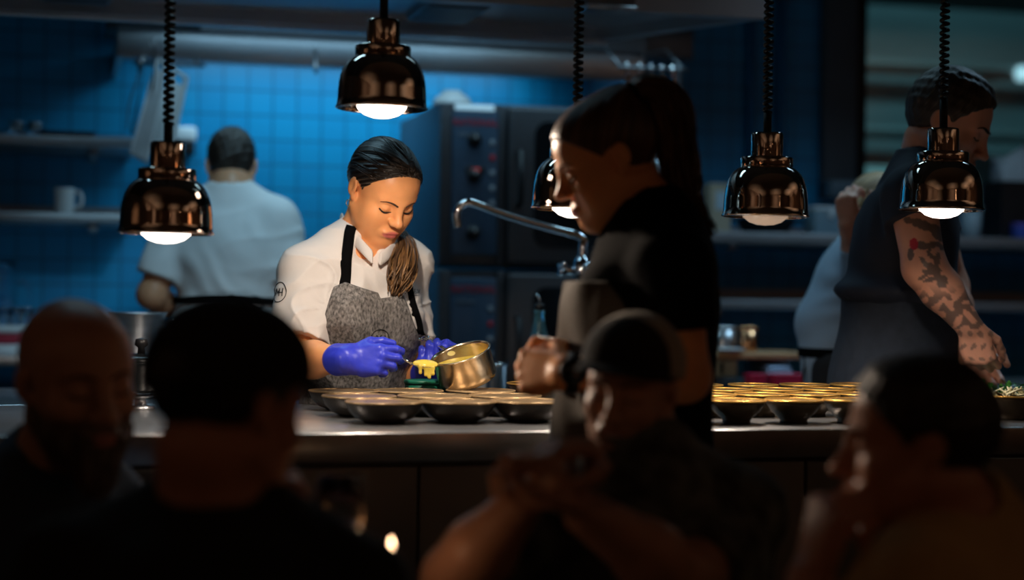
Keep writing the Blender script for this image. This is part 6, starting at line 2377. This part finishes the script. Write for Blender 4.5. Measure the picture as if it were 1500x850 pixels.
SEAT = .72
def diners():
    # bald bearded man at the left
    H = Head(at(112, 557, 2.5), 38, 6, 4, 1.03, False, 1.08, nose=1.15)
    ne = at(78, 680, 2.58)
    shr, shl = at(-45, 770, 2.50), at(185, 790, 2.72)
    pe = np.array([*at(60, 900, 2.62)[:2], SEAT])
    ch = ne - UP * .19 + FW * .03
    Bd = Body(pe, ch, ne, shl, shr, .19, .13, .05)
    elr, wrr = at(-60, 950, 2.50), at(40, 1000, 2.44)
    ell_, wrl = at(215, 950, 2.68), at(160, 1000, 2.52)
    r = diner('bald bearded man in a dark blue jacket, looking right, at the left edge', H, Bd, [(shr, elr, wrr, (.052, .046, .046, .03)), (shl, ell_, wrl, (.052, .046, .046, .03))],
              [(wrr, dv(.5, .8, -.1), dv(0, 0, -1), RT, CURL_LOOSE), (wrl, dv(.1, 1, -.1), dv(0, 0, -1), -RT, CURL_LOOSE)], mat('dark_blue_jacket', (.030, .050, .085), .85, 0, .1, 200), (1.9, 1.9), (.54, .28, .18), beard=(.08, .05, .035), mix=.8, cl_name='jacket')
    brows(r, H, BROW, .0045)
    beard_part(r, H, hair_mat('grey_brown_beard', (.04, .025, .015), (.10, .065, .045), (.20, .14, .10), .6), .030)
    # man in a dark cap seen from behind
    H = Head(at(334, 600, 2.02), 142, 8, 0, .98, False, 1.05)
    ne = at(318, 752, 2.02)
    shl, shr = at(105, 850, 1.98), at(515, 868, 2.06)
    pe = np.array([*at(310, 900, 1.82)[:2], SEAT])
    ch = ne - UP * .19 - FW * .07
    Bd = Body(pe, ch, ne, shl, shr, .20, .135, .04)
    ell_, wrl = at(60, 1040, 1.94), at(190, 1150, 1.92)
    elr, wrr = at(550, 948, 2.02), at(424, 806, 2.17)
    r = diner('man in a dark cap with its peak to the right, seen from behind, black top', H, Bd, [(shl, ell_, wrl, (.052, .046, .046, .03)), (shr, elr, wrr, (.052, .046, .046, .03))],
              [(wrl, dv(.9, .1, -.3), dv(0, 0, -1), FW, CURL_LOOSE), (wrr, dv(-.25, -.3, .9), dv(-.3, -.8, 0), dv(-.8, .3, .2), [(40, 55, 35)] * 4)], mat('black_top', (.010, .011, .010), .9, 0, .1, 200), (1.8, 1.75), (.56, .25, .15), cl_name='top')
    short_hair(r, H, HAIR_DK, .004, .004, nape=-.050, h=.005)
    CAPD = mat('dark_cap_cloth', (.013, .011, .011), .85, 0, .1, 300)
    n_ops = cap_ops(H) + [('s', H.e((0, -.125, .038), (.040, .045, .028)), .006)]
    lo, hi = bounds([H.o], .16)
    cp = sdf_part('cap', n_ops, lo, hi, .004, CAPD, r)
    brim_part(H, r, CAPD, cp)
    MB().tube(smooth_path([H.L(x * .046, -math.sqrt(max(0, 1 - (x * .046 / .089) ** 2)) * .108 - .012 + .006, .022) for x in np.linspace(-1, 1, 9)], 3), .007, 8, True, .4).build('strap', CAPD, cp)
    MB().lathe([(0, 0), (.008, 0), (.007, .005), (0, .006)], H.L(0, .005, .134), H.B, 16).build('button', CAPD, cp)
    # laughing man in the middle with hands clasped under his chin
    H = Head(at(924, 570, 2.55), -22, 4, -6, .85, False, 1.04, True, 1.1)
    ne = at(948, 685, 2.54)
    shr, shl = at(800, 760, 2.55), at(1085, 752, 2.60)
    pe = np.array([*at(945, 900, 2.57)[:2], SEAT])
    ch = ne - UP * .19 + FW * .03
    Bd = Body(pe, ch, ne, shl, shr, .19, .13, .04)
    elr, wrr = at(670, 848, 2.36), at(760, 742, 2.30)
    ell_, wrl = at(1005, 852, 2.40), at(858, 752, 2.30)
    r = diner('laughing man in a cap and patterned dark shirt, hands clasped under his chin', H, Bd, [(shr, elr, wrr, (.054, .048, .048, .031)), (shl, ell_, wrl, (.054, .048, .048, .031))],
              [(wrr, dv(.50, -.1, .85), dv(.8, -.3, -.3), dv(.1, .9, .2), [(55, 60, 35)] * 4, dict(s=1.05)), (wrl, dv(-.62, .05, .75), dv(-.7, .1, -.5), dv(0, .9, .4), [(48, 60, 35)] * 4, dict(s=1.05))],
              mat('dark_patterned_shirt', (.085, .09, .085), .85, 0, .1, 200, .85, 22), (.80, .80), (.50, .26, .17), beard=(.10, .05, .03), mix=.35)
    brows(r, H, BROW, .0045)
    MB().add([H.L(x * .022, .090 - abs(x) * .006, -.0695) for x in np.linspace(-1, 1, 9)] + [H.L(x * .020, .091 - abs(x) * .006, -.0752 + abs(x) * .003) for x in np.linspace(-1, 1, 9)]
             + [H.L(x * .022, .084 - abs(x) * .006, -.0695) for x in np.linspace(-1, 1, 9)] + [H.L(x * .020, .085 - abs(x) * .006, -.0752 + abs(x) * .003) for x in np.linspace(-1, 1, 9)],
             [(i, i + 1, 10 + i, 9 + i) for i in range(8)] + [(18 + i, 27 + i, 28 + i, 19 + i) for i in range(8)] + [(i, 18 + i, 19 + i, i + 1) for i in range(8)] + [(9 + i, 10 + i, 28 + i, 27 + i) for i in range(8)], True).build('teeth', mat('teeth', (.55, .48, .40), .4), r)
    short_hair(r, H, HAIR_DK, .003, .003, nape=-.035, h=.005)
    lo, hi = bounds([H.o], .165)
    CAPL = mat('light_cap_cloth', (.36, .31, .25), .85, 0, .1, 300)
    allc = cap_ops(H, .015)
    cp = sdf_part('cap', allc + [('i', half(H.L(0, .045, .05), H.B[1]), .0)], lo, hi, .004, CAPL, r)
    sdf_part('front_panel', cap_ops(H, .0165) + [('i', half(H.L(0, .040, .05), -H.B[1]), .0)], lo, hi, .004, CAPD, cp)
    brim_part(H, r, CAPD, cp, .056, .070, .022)
    # man at the right, hand on his chin
    H = Head(at(1344, 652, 2.2), -97, -1, 0, .94, False, 1.06, nose=1.1)
    ne = at(1412, 770, 2.24)
    shl, shr = at(1345, 862, 2.08), at(1430, 850, 2.44)
    pe = np.array([*at(1430, 900, 2.25)[:2], SEAT])
    ch = ne - UP * .19
    Bd = Body(pe, ch, ne, shl, shr, .19, .13, .05)
    ell_, wrl = at(1195, 1010, 2.08), at(1188, 850, 2.14)
    elr, wrr = at(1400, 1040, 2.46), at(1290, 1110, 2.40)
    r = diner('dark-haired man in a yellow-brown shirt with his fist under his chin, right edge', H, Bd, [(shl, ell_, wrl, (.054, .048, .048, .031)), (shr, elr, wrr, (.054, .048, .048, .031))],
              [(wrl, dv(.22, .0, .95), dv(.9, -.3, -.2), dv(-.2, -.9, .2), [(70, 75, 45)] * 4, dict(s=1.08)), (wrr, dv(-.9, 0, -.2), dv(0, 0, -1), FW, CURL_LOOSE)],
              mat('ochre_shirt', (.55, .34, .13), .85, 0, .1, 200, .15, 10), (1.55, 1.6), (.56, .25, .15))
    brows(r, H, LASH, .0045)
    short_hair(r, H, HAIR_DK, .012, .008, nape=-.055, h=.005, front=.066)


# high table with candle and glasses
TZ = .80
tb = thing('high_table', (.30, 2.25, 0), 'dark high table between the diners, just below the photo', 'table')
MB().bx(-.40, .92, 2.145, 2.24, TZ - .04, TZ).build('tabletop', mat('dark_wood', (.05, .028, .016), .45, 0, .05, 20, .2, 6, (1, 8, 1)), tb, .006)
for x in (.20,):
    MB().bx(x, x + .06, 2.17, 2.23, .03, TZ - .04).build('leg', STEEL_D, tb)
    MB().bx(x - .10, x + .16, 2.15, 2.26, 0, .03).build('foot', STEEL_D, tb)


def on_table(px, Y):
    p = atY(px, Y)
    p[2] = TZ + .0005
    return p


def candle_():
    p = on_table(578, 2.20)
    top = atY(578, 2.20, 803)[2]
    o = thing('candle', p, 'small glowing candle in an amber glass holder on the high table', 'candle')
    amber = mat('amber_glass', (.75, .32, .08), .06, 0, trans=.9)
    hgt = top - TZ - .012
    MB().lathe([(0, 0), (.030, 0), (.032, .004), (.012, .012), (.010, hgt - .060), (.016, hgt - .055), (.019, hgt - .02), (.017, hgt - .012), (.015, hgt - .02), (.013, hgt - .05), (0, hgt - .052)], p, None, 32).build('holder', amber, o)
    MB().lathe([(0, hgt - .051), (.0115, hgt - .051), (.0115, hgt - .020), (0, hgt - .019)], p, None, 20).build('wax', mat('wax', (.8, .55, .3), .5), o)
    MB().lathe([(0, hgt - .016), (.0055, hgt - .010), (.0075, hgt - .002), (.005, hgt + .010), (.0015, hgt + .022), (0, hgt + .026)], p, None, 16).build('flame', mat('flame', (1, .7, .4), .5, emit=(1, .62, .35), estr=14), o)
    l = bpy.data.lights.new('candle_light', 'POINT')
    l.energy, l.color, l.shadow_soft_size = .015, (1, .40, .14), .01
    lo = bpy.data.objects.new('candle_light', l)
    lo.location = (0, 0, hgt + .035)
    C.objects.link(lo)
    lo.parent = o


candle_()
for px, Y, h_, r_, lb in ((503, 2.205, 0, 0, 'stemmed wine glass held by the cap wearer seen from behind'), (694, 2.20, .095, .034, 'water tumbler on the high table below the clasped hands, left one'), (752, 2.20, .085, .034, 'water tumbler on the high table below the clasped hands, right one')):
    p = on_table(px, Y)
    if h_ == 0:
        o = thing('wine_glass', p, lb, 'glass')
        ht = atY(px, Y, 700)[2] - TZ
        MB().lathe([(0, 0), (.033, .001), (.030, .003), (.006, .006), (.004, .012), (.004, ht - .10), (.012, ht - .092), (.030, ht - .07), (.034, ht - .045), (.029, ht), (.0275, ht), (.032, ht - .045), (.028, ht - .068), (.008, ht - .086), (0, ht - .088)], p, None, 32).build('glass', GLASS, o)
        MB().lathe([(0, ht - .0878), (.008, ht - .0855), (.0275, ht - .068), (.0295, ht - .06), (0, ht - .06)], p, None, 32).build('wine', mat('wine', (.35, .06, .05), .1, 0, trans=.6), o)
    else:
        o = thing('tumbler', p, lb, 'glass')
        MB().lathe([(0, 0), (r_ * .8, 0), (r_ * .85, .005), (r_, h_), (r_ - .002, h_), (r_ * .8, .012), (0, .010)], p, None, 32).build('glass', GLASS, o)
        MB().lathe([(0, .0105), (r_ * .79, .0125), (r_ * .88, h_ * .55), (0, h_ * .55)], p, None, 32).build('water', GLASS, o)

server()
back_cook()
tattooed()
blonde()
diners()
